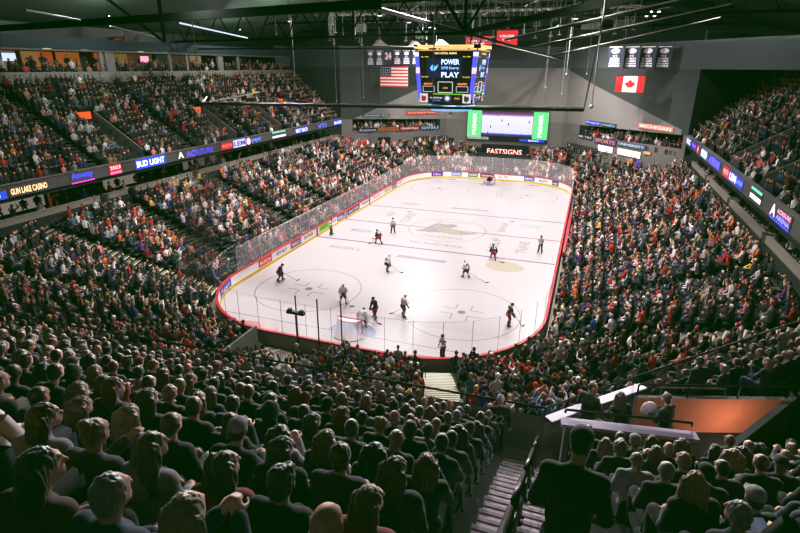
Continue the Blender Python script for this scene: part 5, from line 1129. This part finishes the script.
for p, rz in placed:
    g = bpy.data.objects.new('stadium_seat', SF); col.objects.link(g); g.location = p; g.rotation_euler = (0, 0, rz)
    tag(g, 'dark folding stadium seat under a person in the near upper deck', 'seat', 'near deck seats')
    for me, n_ in ((SB, 'backrest'), (SC_, 'seat_cushion')):
        o = bpy.data.objects.new(n_, me); col.objects.link(o); o.parent = g
# standing people
def eyes(b_, J):
    f = J['face']; s = f.cross(V((0, 0, 1))).normalized(); m = MB()
    for q in (-1, 1): m.sphere(J['head'] + f * .082 + s * .03 * q + V((0, 0, .014)), .011, M['black'], 8, 6)
    m.build('eyes', b_, True)
SL = [(ST[0], (15.15, -46.1, 9.3), -.5, 'short', 'dark brown', None, None, 'black', 'black', 'man in black coat standing by the rail at the lit entrance, face turned right'),
      (ST[1], (15.85, -46.3, 9.3), .5, 'long', 'dark brown', None, None, 'black', 'charcoal', 'woman with long dark hair standing second at the lit entrance'),
      (ST[0], (15.5, -46.75, 9.05), -.7, None, None, 'knit_hat', 'dark green', 'brown', 'black', 'shorter person in knit hat and brown scarf standing between two others at entrance'),
      (ST[3], (16.85, -46.0, 9.3), .9, 'messy', 'brown', None, None, 'black', 'black', 'person in black standing before the orange wall holding a pale bag'),
      (ST[2], (17.9, -43.45, 9.05), .6, 'short', 'black', None, None, 'black', 'black', 'tall person in black standing above the orange wall near the front parapet'),
      (ST[2], (13.15, -46.3, 8.6), .2, 'fringe', 'grey', 'knit_hat', 'white', 'black', 'black', 'standing person in black shirt numbered 22 beside the stair landing'),
      (ST[0], (.75, -32.9, 0), 2.6, 'short', 'dark brown', None, None, 'charcoal', 'black', 'person in dark clothes standing right of the camera pole behind the boards'),
      (ST[2], (2.2, -31.9, 0), 2.6, 'short', 'brown', None, None, 'black', 'navy', 'person in black standing at the boards behind the near goal, furthest right'),
      (ST[2], (-14.1, -3.2, .0), -1.5, 'short', 'brown', None, None, 'navy', 'navy', 'attendant in navy standing behind the left glass by the blue line'),
      (ST[4], (14.60, -53.9, 13.4), -.1, 'cropped', 'dark brown', 'backward_cap', 'charcoal', 'black', 'black', 'large man in cap and black jacket leaning right beside the stairs')]
for s_ in SL: b_ = make_person(*s_, None, 1.0 if s_[1][1] > -50 else 1.06); eyes(b_, s_[0]['J'])
m = MB(); q = Vector((16.85, -46.0, 9.3)) + Vector((-.35, .22, 1.15)); m.sphere(q, .2, cm(190, 176, 182), 14, 10, (1, .5, 1.15)); m.path([q + Vector((-.1, 0, .2)), q + Vector((-.07, 0, .36)), q + Vector((.07, 0, .36)), q + Vector((.1, 0, .2))], .012, cm(150, 140, 150), 6)
recentre(m.build('carried_bag', True and None, label='pale rounded bag held by the person before the orange wall', cat='bag'))
m = MB(); put_text(m, '22', .3, .26, (13.15, -46.3 - .168, 9.83), (1, .0, 0), (0, 0, 1), cm(190, 190, 190), .02); o = m.build('shirt_number'); 
for b_ in [x for x in col.objects if x.get('label', '').startswith('standing person in black shirt numbered')]: o.parent = b_; o.matrix_parent_inverse = (Matrix.Translation(b_.location) @ b_.rotation_euler.to_matrix().to_4x4()).inverted()
# ------------------------------------------------------------ players and officials
def stripes():
    m = bpy.data.materials.new('official_stripes'); m.use_nodes = True; n = m.node_tree.nodes; l = m.node_tree.links; b = n['Principled BSDF']
    tc = n.new('ShaderNodeTexCoord'); wv = n.new('ShaderNodeTexWave'); wv.inputs['Scale'].default_value = 5; wv.bands_direction = 'X'; l.new(tc.outputs['Object'], wv.inputs['Vector'])
    cr = n.new('ShaderNodeValToRGB'); cr.color_ramp.interpolation = 'CONSTANT'; cr.color_ramp.elements[0].color = rgb(20, 20, 22); cr.color_ramp.elements[1].position = .5; cr.color_ramp.elements[1].color = rgb(215, 212, 212)
    l.new(wv.outputs['Fac'], cr.inputs[0]); l.new(cr.outputs[0], b.inputs['Base Color']); b.inputs['Roughness'].default_value = .8; return m
M['stripe'] = stripes()
def player_proto(J, official=False, goalie=False):
    F_ = figure(J); d = {'J': J}; g = .045 if not official else .02
    d['body'] = vox('body', F_['torso'] + F_['arms'] + F_['hands'] + F_['legs'] + F_['feet'] + F_['head'] + F_['neck'], .014, 2, M['skin'])
    G = figure(J, g + (.04 if goalie else 0)); d['jersey'] = vox('jersey', G['torso'] + G['arms'], .022, 3, M['stripe'] if official else M['cloth'], .02, 7)
    P_ = figure(J, g + .01); hipc = P_['torso'][:1]; L = P_['legs']
    if official: d['trousers'] = vox('trousers', hipc + figure(J, .025)['legs'], .022, 3, M['cloth'], .01, 8)
    else:
        th = [(J['hp'][i], J['hp'][i].lerp(J['kn'][i], .85), .135, .105) for i in (0, 1)]; d['hockey_pants'] = vox('pants', hipc + th, .022, 2, M['cloth'])
        w = .135 if goalie else .072
        d['leg_pads' if goalie else 'socks'] = vox('socks', [(J['kn'][i] + V((0, .03 if goalie else 0, .04)), J['an'][i] + V((0, .02, .03)), w, w * .8) for i in (0, 1)], .02, 2, M['cloth'])
        d['gloves'] = vox('gloves', [(J['wr'][i].lerp(J['el'][i], .2), J['wr'][i] + (J['wr'][i] - J['el'][i]).normalized() * .13, .06, .062 + (.06 if goalie else 0)) for i in (0, 1)], .018, 2, M['cloth'])
    hd = J['head']; d['helmet'] = vox('helmet', [E(0, -.012, .03, .105, .118, .1), (V((-.09, -.01, 0)), V((-.09, -.02, -.045)), .025, .02), (V((.09, -.01, 0)), V((.09, -.02, -.045)), .025, .02)] + ([E(0, .06, -.03, .08, .07, .09)] if goalie else []), .012, 2, M['cloth'])
    sk = []
    for i in (0, 1):
        a, t = J['an'][i], J['toe'][i]; up = V((0, 0, .03)); sk += [(a + V((0, -.03, .1)), a + V((0, -.03, .02)), .055, .055), (a + V((0, -.03, .01)), t + up, .05, .045)]
    d['skates'] = vox('skates', sk, .016, 2, M['cloth'])
    m = MB()
    for i in (0, 1):
        a, t = J['an'][i], J['toe'][i]; m.beam((a.x, a.y - .09, -.0), (t.x, t.y + .05, -.0), .008, .04, M['steel']); m.beam((a.x, a.y - .05, .03), (t.x, t.y, .03), .03, .03, M['white'])
    d['skate_blades'] = m.mesh('blades'); return d
PP = {'glide': player_proto(standing(.5, 'stick', (.1, 0), .16, .16, .2)), 'stride': player_proto(standing(.65, 'stick', (-.2, 0), .3, .2, .17)), 'up': player_proto(standing(.25, 'stick', (0, 0), .1, .06, .2)),
      'goalie': player_proto(standing(.6, 'stick', (0, 0), .0, .3, .3), goalie=True), 'ref': player_proto(standing(.08, 'front', (0, 0), .02, .02, .18), official=True), 'refhip': player_proto(standing(.12, 'side', (.3, 0), .05, .03, .2), official=True)}
RED = dict(jersey=(36, 22, 26), hockey_pants=(150, 22, 34), socks=(120, 22, 32), gloves=(30, 20, 22), helmet=(40, 16, 20), skates=(22, 22, 24)); WHT = dict(jersey=(205, 198, 196), hockey_pants=(48, 46, 50), socks=(176, 170, 168), gloves=(44, 42, 46), helmet=(188, 184, 184), skates=(24, 24, 26), leg_pads=(190, 186, 184))
REF = dict(trousers=(18, 18, 20), helmet=(24, 24, 26), skates=(18, 18, 20))
def player(kind_, x, y, rz, colr, label, cat, stick=None, sl=None, sc_=1.08, num=None):
    pr = PP[kind_]; b_ = bpy.data.objects.new('hockey_player' if cat != 'official' else 'hockey_official', pr['body']); col.objects.link(b_); b_.location = (x, y, .035); b_.rotation_euler = (0, 0, rz); b_.scale = (sc_,) * 3; setc(b_, SKINC[0]); tag(b_, label, cat)
    J = pr['J']; f = J['face']; ra = -math.atan2(f.x, f.y)
    for k in pr:
        if k in ('J', 'body'): continue
        if k == 'helmet': cp(pr[k], k, b_, colr.get(k, (200, 200, 200)), J['head'], ra)
        elif k != 'skate_blades':
            q_ = cp(pr[k], k, b_, colr.get(k, (200, 200, 200)))
            if k == 'jersey': jy = q_
            if k == 'skates': cp(pr['skate_blades'], 'skate_blades', q_, (200, 200, 200))
    if num:
        m = MB(); c_ = J['chest']; ln_ = c_ - J['hip']; u_ = ln_.normalized(); back = V((0, -1, 0)); n_ = (back - u_ * back.dot(u_)).normalized(); put_text(m, num, .24, .22, c_ + n_ * .185 + u_ * .02, (1, 0, 0), u_, cm(225, 220, 220) if colr is RED else cm(60, 30, 34), .02); m.build('jersey_number', jy)
    if stick:
        T = Matrix.Translation((x, y, .035)) @ Matrix.Rotation(rz, 4, 'Z') @ Matrix.Scale(sc_, 4); a, c = J['wr'][0], J['wr'][1]; a = T @ (a + V((0, .1, 0))); 
        bx, by = x + stick[0], y + stick[1]; q = Vector((bx, by, .05)); tp = a + (a - q).normalized() * .22
        g = empty('hockey_stick', q, sl, 'stick'); m = MB(); m.beam((0, 0, 0), tp - q, .03, .022, cm(34, 32, 36)); m.build('shaft', g); m = MB(); dd = Vector((stick[0], stick[1], 0)).normalized(); dd = Vector((dd.x * .6 - dd.y * .8, dd.y * .6 + dd.x * .8, 0)); m.beam((0, 0, 0), dd * (.32 if kind_ != 'goalie' else .4), .02, .075, cm(28, 28, 30) if kind_ != 'goalie' else cm(220, 216, 214)); m.build('blade', g)
    return b_
player('glide', -9.95, -20.36, -1.2, RED, 'dark jersey player with red pants alone by the left boards', 'player', (1.4, .5), 'stick of the dark jersey player alone by the left boards', num='8')
player('up', -2.62, -22.81, -2.3, WHT, 'white jersey player standing left of the near goalmouth', 'player', (.8, -.3), 'stick of the white player standing left of the near goalmouth', num='15')
player('up', .8, -24.3, 2.6, RED, 'dark jersey player crowding the goalie in front of the near goal', 'player', (.5, -.8), 'stick of the dark jersey player crowding the goalie', num='22')
player('goalie', .4, -25.9, -.1, WHT, 'goalie in white with big pads crouching before the near goal', 'goalie', (.6, .6), 'goalie stick held low in front of the near goal', sc_=1.1)
player('glide', -1.79, -15.05, -.4, WHT, 'white jersey player with long stick between the blue line and left circle', 'player', (1.3, .1), 'long stick of the white player left of centre on the ice', num='5')
player('up', 2.69, -23.36, -.6, WHT, 'white jersey player skating inside the near right circle edge', 'player', (-.9, .3), 'stick of the white player at the near right circle', num='27')
player('stride', -5.52, -7.69, .9, RED, 'dark jersey player on the near blue line left of centre', 'player', (-.9, -.1), 'stick of the dark jersey player on the near blue line', num='19')
player('refhip', -5.34, -3.79, .5, REF, 'striped official left of centre ice between two painted marks', 'official')
player('refhip', -11.8, -6.58, -1.3, REF, 'striped official against the green board advert on the left', 'official')
player('stride', 6.92, -8.42, .3, RED, 'dark jersey player near the tan ice mark right of centre', 'player', (.9, -.5), 'stick of the dark jersey player near the tan mark', num='11')
player('ref', 11.1, -4.67, 2.9, REF, 'striped official standing near the right boards at centre ice', 'official')
player('glide', 5.46, -13.97, .8, WHT, 'white jersey player bending forward right of centre with stick reaching right', 'player', (1.9, -.6), 'long stick reaching right from the bending white player', num='9')
player('up', 10.47, -22.11, -1.0, RED, 'dark jersey player with red pants inside the near right circle by the glass', 'player', (1.0, .2), 'stick of the dark jersey player by the near right glass', num='44')
player('ref', 7.19, -28.4, 2.5, REF, 'striped official standing behind the near glass posts at the end boards', 'official')
player('goalie', .1, 26.6, pi, RED, 'small distant goalie in dark red guarding the far goal', 'goalie', (-.6, -.5), 'stick of the distant goalie at the far goal')

# ------------------------------------------------------------ mass crowd: one vertex-coloured mesh
def crowd_mat(name, rough=.85):
    m = bpy.data.materials.new(name); m.use_nodes = True; n = m.node_tree.nodes; l = m.node_tree.links; b = n['Principled BSDF']; a = n.new('ShaderNodeAttribute'); a.attribute_name = 'shade'; l.new(a.outputs['Color'], b.inputs['Base Color']); b.inputs['Roughness'].default_value = rough; return m
M['crowd'] = crowd_mat('crowd_clothes')
def lowpoly(stand=False, var=0):
    """returns verts, quads/tris, zone per face: 0 skin 1 hair 2 top 3 trousers"""
    v = []; f = []; z = []
    def ringp(cx, cy, cz, rx, ry, n, tilt=0): o = len(v); [v.append((cx + rx * math.cos(2 * pi * i / n), cy + ry * math.sin(2 * pi * i / n), cz)) for i in range(n)]; return o
    def loft(rs, n, zone, cap=True):
        for a, b_ in zip(rs, rs[1:]):
            for i in range(n): f.append((a + i, a + (i + 1) % n, b_ + (i + 1) % n, b_ + i)); z.append(zone)
        if cap: f.append(tuple(range(rs[-1], rs[-1] + n))); z.append(zone)
    H = .48 if stand else 0; ln_ = (0, .1, .03)[var]
    loft([ringp(0, 0, .42 + H, .18, .14, 7), ringp(0, ln_ * .5, .72 + H, .17, .13, 7), ringp(0, ln_, .96 + H, .20, .12, 7), ringp(0, ln_, 1.04 + H, .10, .08, 7), ringp(0, ln_ + .01, 1.12 + H, .055, .055, 7)], 7, 2)
    # head
    n = 7; hz = 1.25 + H; hy = ln_ + .03; rr = [(-.11, .04), (-.06, .078), (.0, .088), (.06, .085), (.11, .05)]
    rs = [ringp(0, hy, hz + a, b_, b_ * 1.15, n) for a, b_ in rr]
    for k, (a, b_) in enumerate(zip(rs, rs[1:])):
        for i in range(n):
            f.append((a + i, a + (i + 1) % n, b_ + (i + 1) % n, b_ + i)); am = 2 * pi * (i + .5) / n; front = math.sin(am) > .25; z.append(0 if (front and k < 3) or k == 0 else 1)
    f.append(tuple(range(rs[-1], rs[-1] + n))); z.append(1)
    def limb(a, b_, r0, r1, zone):
        a = Vector(a); b_ = Vector(b_); d = (b_ - a).normalized(); x = d.cross(Vector((0, 0, 1)) if abs(d.z) < .9 else Vector((0, 1, 0))).normalized(); y = x.cross(d); o = len(v)
        for p, r in ((a, r0), (b_, r1)):
            for k in range(4): t = pi / 4 + k * pi / 2; q = p + (x * math.cos(t) + y * math.sin(t)) * r; v.append(tuple(q))
        for i in range(4): f.append((o + i, o + (i + 1) % 4, o + 4 + (i + 1) % 4, o + 4 + i)); z.append(zone)
        f.append((o + 4, o + 5, o + 6, o + 7)); z.append(zone)
    for s in (-1, 1):
        if var == 2: limb((s * .2, ln_, 1.0 + H), (s * .3, .2, 1.1 + H), .06, .05, 2); limb((s * .3, .2, 1.1 + H), (s * .16, .3, 1.32 + H), .045, .04, 2); limb((s * .16, .3, 1.32 + H), (s * .12, .3, 1.4 + H), .04, .04, 0)
        else: limb((s * .2, ln_, .98 + H), (s * .25, .1, .7 + H), .06, .05, 2); limb((s * .25, .1, .7 + H), (s * .1, .3, .62 + H), .048, .04, 2); limb((s * .1, .3, .62 + H), (s * .06, .36, .61 + H), .04, .035, 0)
        if stand: limb((s * .09, 0, .92), (s * .1, .02, .05), .1, .06, 3)
        else: limb((s * .09, .05, .5), (s * .12, .46, .52), .095, .075, 3); limb((s * .12, .44, .52), (s * .12, .42, .05), .065, .05, 3)
    return np.array(v), f, np.array(z)
LP = [lowpoly(False, 0), lowpoly(False, 1), lowpoly(False, 2), lowpoly(True, 0)]
cw = Vector
PAL_T = {'mix': [((20, 22, 24), 22), ((42, 46, 48), 16), ((70, 74, 78), 9), ((120, 118, 120), 8), ((190, 182, 184), 13), ((226, 214, 214), 11), ((170, 38, 42), 7), ((200, 76, 64), 2), ((118, 26, 30), 5), ((210, 140, 136), 6), ((44, 66, 130), 2), ((30, 40, 66), 7), ((90, 120, 140), 3), ((168, 138, 108), 9), ((210, 120, 60), 2), ((60, 90, 70), 3), ((220, 190, 90), 1), ((110, 60, 120), 1)]}
PAL_T['upper'] = [(c, w_ * (1.6 if sum(c) < 160 else (.55 if sum(c) > 500 or c[0] > 150 else .8))) for c, w_ in PAL_T['mix']]
PAL_T['near'] = [(c, w_ * (1.8 if sum(c) < 160 else .7)) for c, w_ in PAL_T['mix']]
PAL_H = [((26, 20, 18), 30), ((60, 42, 30), 28), ((110, 84, 60), 14), ((170, 145, 110), 9), ((150, 146, 142), 6), ((190, 40, 44), 4), ((225, 220, 218), 4), ((30, 34, 50), 5)]
PAL_S = [((206, 160, 134), 60), ((186, 138, 112), 25), ((120, 82, 62), 12)]; PAL_P = [((26, 32, 50), 40), ((44, 56, 84), 25), ((26, 26, 28), 25), ((90, 84, 76), 10)]
def pick(p, rng): c = np.array([rgb(*x[0])[:3] for x in p]); w_ = np.array([x[1] for x in p], float); return c, w_ / w_.sum()
def build_crowd(name, people, label, cat, seed):
    rng = np.random.default_rng(seed); VV = []; loops = []; tot = []; cols = []; off = 0; P_ = {k: pick(v_, rng) for k, v_ in PAL_T.items()}; Hh = pick(PAL_H, rng); Ss = pick(PAL_S, rng); Pp = pick(PAL_P, rng)
    for x, y, z, rz, pal, st_ in people:
        k = 3 if st_ else rng.choice(3, p=(.5, .38, .12)); v, f, zn = LP[k]; s = rng.uniform(1.04, 1.24); c_, s_ = math.cos(rz), math.sin(rz)
        q = np.empty_like(v); q[:, 0] = (v[:, 0] * c_ - v[:, 1] * s_) * s + x; q[:, 1] = (v[:, 0] * s_ + v[:, 1] * c_) * s + y; q[:, 2] = v[:, 2] * s + z; VV.append(q)
        tc_ = P_[pal]; four = np.stack([Ss[0][rng.choice(len(Ss[1]), p=Ss[1])], Hh[0][rng.choice(len(Hh[1]), p=Hh[1])], tc_[0][rng.choice(len(tc_[1]), p=tc_[1])] * rng.uniform(.7, 1.15), Pp[0][rng.choice(len(Pp[1]), p=Pp[1])]])
        cols.append(four[zn])
        loops.append(np.concatenate([np.array(a) for a in f]) + off); tot.append(np.array([len(a) for a in f])); off += len(v)
    VV = np.concatenate(VV); loops = np.concatenate(loops); tot = np.concatenate(tot); cols = np.concatenate(cols)
    me = bpy.data.meshes.new(name); me.vertices.add(len(VV)); me.vertices.foreach_set('co', VV.ravel()); me.loops.add(len(loops)); me.loops.foreach_set('vertex_index', loops.astype(np.int32)); me.polygons.add(len(tot))
    st_ = np.concatenate([[0], np.cumsum(tot)[:-1]]); me.polygons.foreach_set('loop_start', st_.astype(np.int32)); me.update(calc_edges=True)
    at = me.attributes.new('shade', 'FLOAT_COLOR', 'FACE'); at.data.foreach_set('color', np.concatenate([cols, np.ones((len(cols), 1))], 1).ravel()); me.materials.append(M['crowd']); me.polygons.foreach_set('use_smooth', np.ones(len(tot), bool)); me.update()
    o = bpy.data.objects.new(name, me); col.objects.link(o); tag(o, label, cat, kind='stuff'); return o
low = []; seats = []; upl = []; upr = []; end = []
rr_ = random.Random(11)
def clumpy(x, y): return noise.noise(Vector((x * .16, y * .16, 3.3)))
for k in range(NR):
    d = rd_(k); pth = rink_path(d, 16); z = rz_(k); pts = [Vector((p[0], p[1], 0)) for p in pth]; n_ = len(pts); acc = rr_.random() * .3
    for i in range(n_):
        a, c = pts[i], pts[(i + 1) % n_]; L = (c - a).length; t = acc
        while t < L:
            q = a + (c - a) * (t / L); f = t / L; nx = pth[i][2] * (1 - f) + pth[(i + 1) % n_][2] * f; ny = pth[i][3] * (1 - f) + pth[(i + 1) % n_][3] * f; t += .52
            if near_aisle(q.x, q.y) or not inside_far(q.x, q.y, .9) or tunnel(q.x - nx * .4, q.y - ny * .4) or tunnel(q.x + .4, q.y): continue
            if q.y < -44.6 or (q.y > 32.4 and -4.3 < q.x < 5.1): continue
            if q.x > 27 or q.x < -27: continue
            if k < 2 and -8 < q.y < 9 and q.x > 0: pass
            rz = math.atan2(ny, nx) + pi / 2; seats.append((q.x, q.y, z, rz))
            dens = .9; cl = clumpy(q.x, q.y)
            if q.x < -13 and q.y < -14: dens = .74 + cl * 1.0
            elif q.x < -13: dens = .88 + cl * .6
            if q.x > 13 and q.y < -18: dens = .82 + cl * .6
            if rr_.random() < dens: (end if q.y > 30 else low).append((q.x + rr_.uniform(-.11, .11), q.y + rr_.uniform(-.11, .11), z, rz + rr_.uniform(-.35, .35), 'mix' if not (q.y < -30 or (q.x > 13 and q.y < -20)) or rr_.random() < .45 else 'near', rr_.random() < .025))
        acc = t - L
def upper(s, z0, n_, endf, y0, out):
    for j in range(n_ - (s < 0)):
        y = y0
        while y < endf(j) - .5:
            y += .53
            if any(abs(y - a) < .75 for a in UA[s]) or any(abs(y - a) < 1.5 and j < 8.5 for a in VOM[s]): continue
            x = s * (26.85 + .8 * j); seats.append((x, y, z0 + .51 * j, s * -pi / 2 * -1 * -1 if False else (pi * 1.5 if s < 0 else pi / 2)))
            if rr_.random() < (.88 if s < 0 else .85) + clumpy(x, y) * .5: out.append((x, y, z0 + .51 * j, (pi * 1.5 if s < 0 else pi / 2) + rr_.uniform(-.3, .3), 'upper', rr_.random() < .02))
upper(-1, 8.75, 15, ldend, -36, upl); upper(1, 9.1, 15, rdend, -30, upr)
# loge guests and suite guests
lg = []
for s, y0, y1 in ((-1, -34, 26), (1, -30, 18)):
    for xx in (28.1, 29.4):
        y = y0
        while y < y1:
            y += rr_.uniform(.6, 1.6) * (1.5 if s < 0 else 1)
            lg.append((s * xx, y, LZ + (.0 if xx < 29 else .3), (pi * 1.5 if s < 0 else pi / 2) + rr_.uniform(-.8, .8), 'upper', rr_.random() < .12))
for xx, zz in ((39.4, 16.5), (40.2, 16.8)):
    y = -24
    while y < 31: y += rr_.uniform(.6, 1.3); lg.append((-xx, y, zz, pi * 1.5 + rr_.uniform(-.6, .6), 'upper', rr_.random() < .25))
for P__, s0, s1 in ((PL, .12, .92), (PR, .2, .96)):
    for rw in (0, 1):
        for i in range(26):
            t = s0 + (s1 - s0) * (i + rr_.random() * .6) / 26; p = P__(t, 6.75 + .3 * rw + (.3 if P__ is PR and t > .5 else 0), -.5 - .6 * rw); rz = math.atan2(p[1], p[0]) + pi / 2; lg.append((p[0], p[1], p[2] - .1, rz, 'mix', rr_.random() < .3))
    for i in range(34):
        t = s0 + (s1 - s0) * rr_.random(); p = P__(t, 3.9, 1.2 + rr_.random() * 1.4); lg.append((p[0], p[1], 4.0, math.atan2(p[1], p[0]) + pi / 2, 'mix', rr_.random() < .5))
ex = [(p.x, p.y, p.z, rz, 'near', False) for p, rz in extra]
build_crowd('lower_bowl_crowd', low, 'dense crowd filling the lower bowl on both sides of the ice', 'crowd', 1)
build_crowd('end_stand_crowd', end, 'dense crowd filling the lower stand behind the far glass', 'crowd', 2)
build_crowd('left_upper_crowd', upl, 'dense crowd filling the upper left stand above the lit fascia', 'crowd', 3)
build_crowd('right_upper_crowd', upr, 'dense crowd filling the upper right stand above the lit fascia', 'crowd', 4)
build_crowd('loge_crowd', lg, 'people in the loges, suites and press boxes round the arena', 'crowd', 5)
if ex: build_crowd('near_deck_crowd', ex, 'remaining people in the near upper deck beyond the closest rows', 'crowd', 6)
# seats behind the crowd
sv = []; 
def seat_lp():
    v = []; f = []
    def bx(c, d, sh=0.):
        o = len(v)
        for k in (-1, 1):
            for j in (-1, 1):
                for i in (-1, 1): v.append((c[0] + i * d[0] / 2, c[1] + j * d[1] / 2 - (k > 0) * sh, c[2] + k * d[2] / 2))
        for q in ((0, 2, 3, 1), (4, 5, 7, 6), (0, 1, 5, 4), (2, 6, 7, 3), (0, 4, 6, 2), (1, 3, 7, 5)): f.append(tuple(a + o for a in q))
    bx((0, -.24, .66), (.45, .05, .46), .08); bx((0, -.02, .42), (.45, .4, .06)); bx((0, -.1, .2), (.05, .2, .4)); return np.array(v), np.array(f)
v, f = seat_lp(); n_ = len(seats); A = np.array([(a[0], a[1], a[2], a[3]) for a in seats]); c_, s_ = np.cos(A[:, 3])[:, None], np.sin(A[:, 3])[:, None]
X_ = v[None, :, 0] * c_ - v[None, :, 1] * s_ + A[:, 0:1]; Y_ = v[None, :, 0] * s_ + v[None, :, 1] * c_ + A[:, 1:2]; Z_ = v[None, :, 2] + A[:, 2:3]
co = np.stack([X_, Y_, Z_], 2).reshape(-1, 3); fi = (f[None] + (np.arange(n_) * len(v))[:, None, None]).reshape(-1, 4)
me = bpy.data.meshes.new('seats'); me.vertices.add(len(co)); me.vertices.foreach_set('co', co.ravel()); me.loops.add(fi.size); me.loops.foreach_set('vertex_index', fi.ravel().astype(np.int32)); me.polygons.add(len(fi)); me.polygons.foreach_set('loop_start', np.arange(0, fi.size, 4, dtype=np.int32)); me.update(calc_edges=True); me.materials.append(M['seatp'])
o = bpy.data.objects.new('bowl_seats', me); col.objects.link(o); tag(o, 'thousands of dark slate folding seats in the lower bowl and side decks', 'seats', kind='stuff')
print('CROWD', len(low), len(end), len(upl), len(upr), len(lg), len(ex), 'seats', n_, 'individual', len(individual))
# ------------------------------------------------------------ house lamps under the roof, added for ambient light
def fill(x, y, z, pw, c, label):
    g = empty('fill_lamp', (x, y, z), label, 'lamp', 'house lamps'); m = MB(); m.tube((0, 0, .1), (0, 0, .35), .14, M['black'], 10, .08); m.build('housing', g); m = MB(); m.tube((0, 0, .35), (0, 0, 3), .02, M['black'], 5); m.build('mount', g)
    l = bpy.data.lights.new('fill', 'POINT'); l.energy = pw; l.color = c; l.shadow_soft_size = .12; o = bpy.data.objects.new('bulb', l); col.objects.link(o); o.parent = g
for i, (x, y, z, pw, c) in enumerate(((-24, -22, 23.2, 2600, (.85, 1, .88)), (-24, 8, 23.2, 3000, (.95, 1, .92)), (24, -14, 22, 900, (.9, 1, .88)), (24, 8, 22, 1500, (.95, 1, .9)), (-7, 17, 22.6, 3900, (1, 1, .94)), (9, 17, 22.6, 3400, (1, 1, .95)), (2, -36, 23.5, 260, (.7, 1, .78)), (-33, 10, 22.4, 1200, (.9, 1, .95)), (-33, -12, 22.4, 900, (.9, 1, .95)))):
    fill(x, y, z, pw, c, 'small dim house lamp added high under the roof, %s of nine counted from the near left' % ORD[i])
def aimed(x, y, z, tx, ty, tz, pw, ang, c, label):  # spots added to put a rim of light on the near crowd
    g = empty('rim_lamp', (x, y, z), label, 'lamp', 'added rim lamps'); d = Vector((tx - x, ty - y, tz - z)).normalized(); m = MB(); m.tube(-d * .12, -d * .6, .2, M['black'], 12, .14); m.build('housing', g)
    m = MB(); m.tube(-d * .4, Vector((-d.x * .4, -d.y * .4, 2.5)), .03, M['black'], 6); m.build('mount', g)
    l = bpy.data.lights.new('audience', 'SPOT'); l.energy = pw; l.spot_size = math.radians(ang); l.spot_blend = .6; l.color = c; l.shadow_soft_size = .3; o = bpy.data.objects.new('rim_beam', l); col.objects.link(o); o.parent = g; o.rotation_euler = d.to_track_quat('-Z', 'Y').to_euler()
for i, (x, tx, pw) in enumerate(((-16, 3, 66000), (2, 10, 62000), (20, 19, 52000))):
    aimed(x, -8, 25.2, tx, -52, 13, pw, 46, (1, .93, .96), ['left', 'middle', 'right'][i] + ' of three added rim lamps aimed back at the near upper deck')
# ------------------------------------------------------------ world and view
w = bpy.data.worlds.new('world'); sc.world = w; w.use_nodes = True
w.node_tree.nodes['Background'].inputs[0].default_value = (.55, .75, .62, 1); w.node_tree.nodes['Background'].inputs[1].default_value = .045
sc.view_settings.view_transform = 'Standard'; sc.view_settings.look = 'None'; sc.view_settings.exposure = 0
sc.view_settings.use_curve_mapping = True; cm_ = sc.view_settings.curve_mapping
c_ = cm_.curves[3]; c_.points.new(.22, .185); c_.points.new(.72, .765)
c_ = cm_.curves[1]; c_.points[0].location = (0, .012); c_.points.new(.2, .205)
cm_.update()
sc.cycles.use_denoising = True; sc.cycles.max_bounces = 5; sc.cycles.transparent_max_bounces = 24; sc.cycles.diffuse_bounces = 2; sc.cycles.glossy_bounces = 2
sc.cycles.sample_clamp_indirect = 4
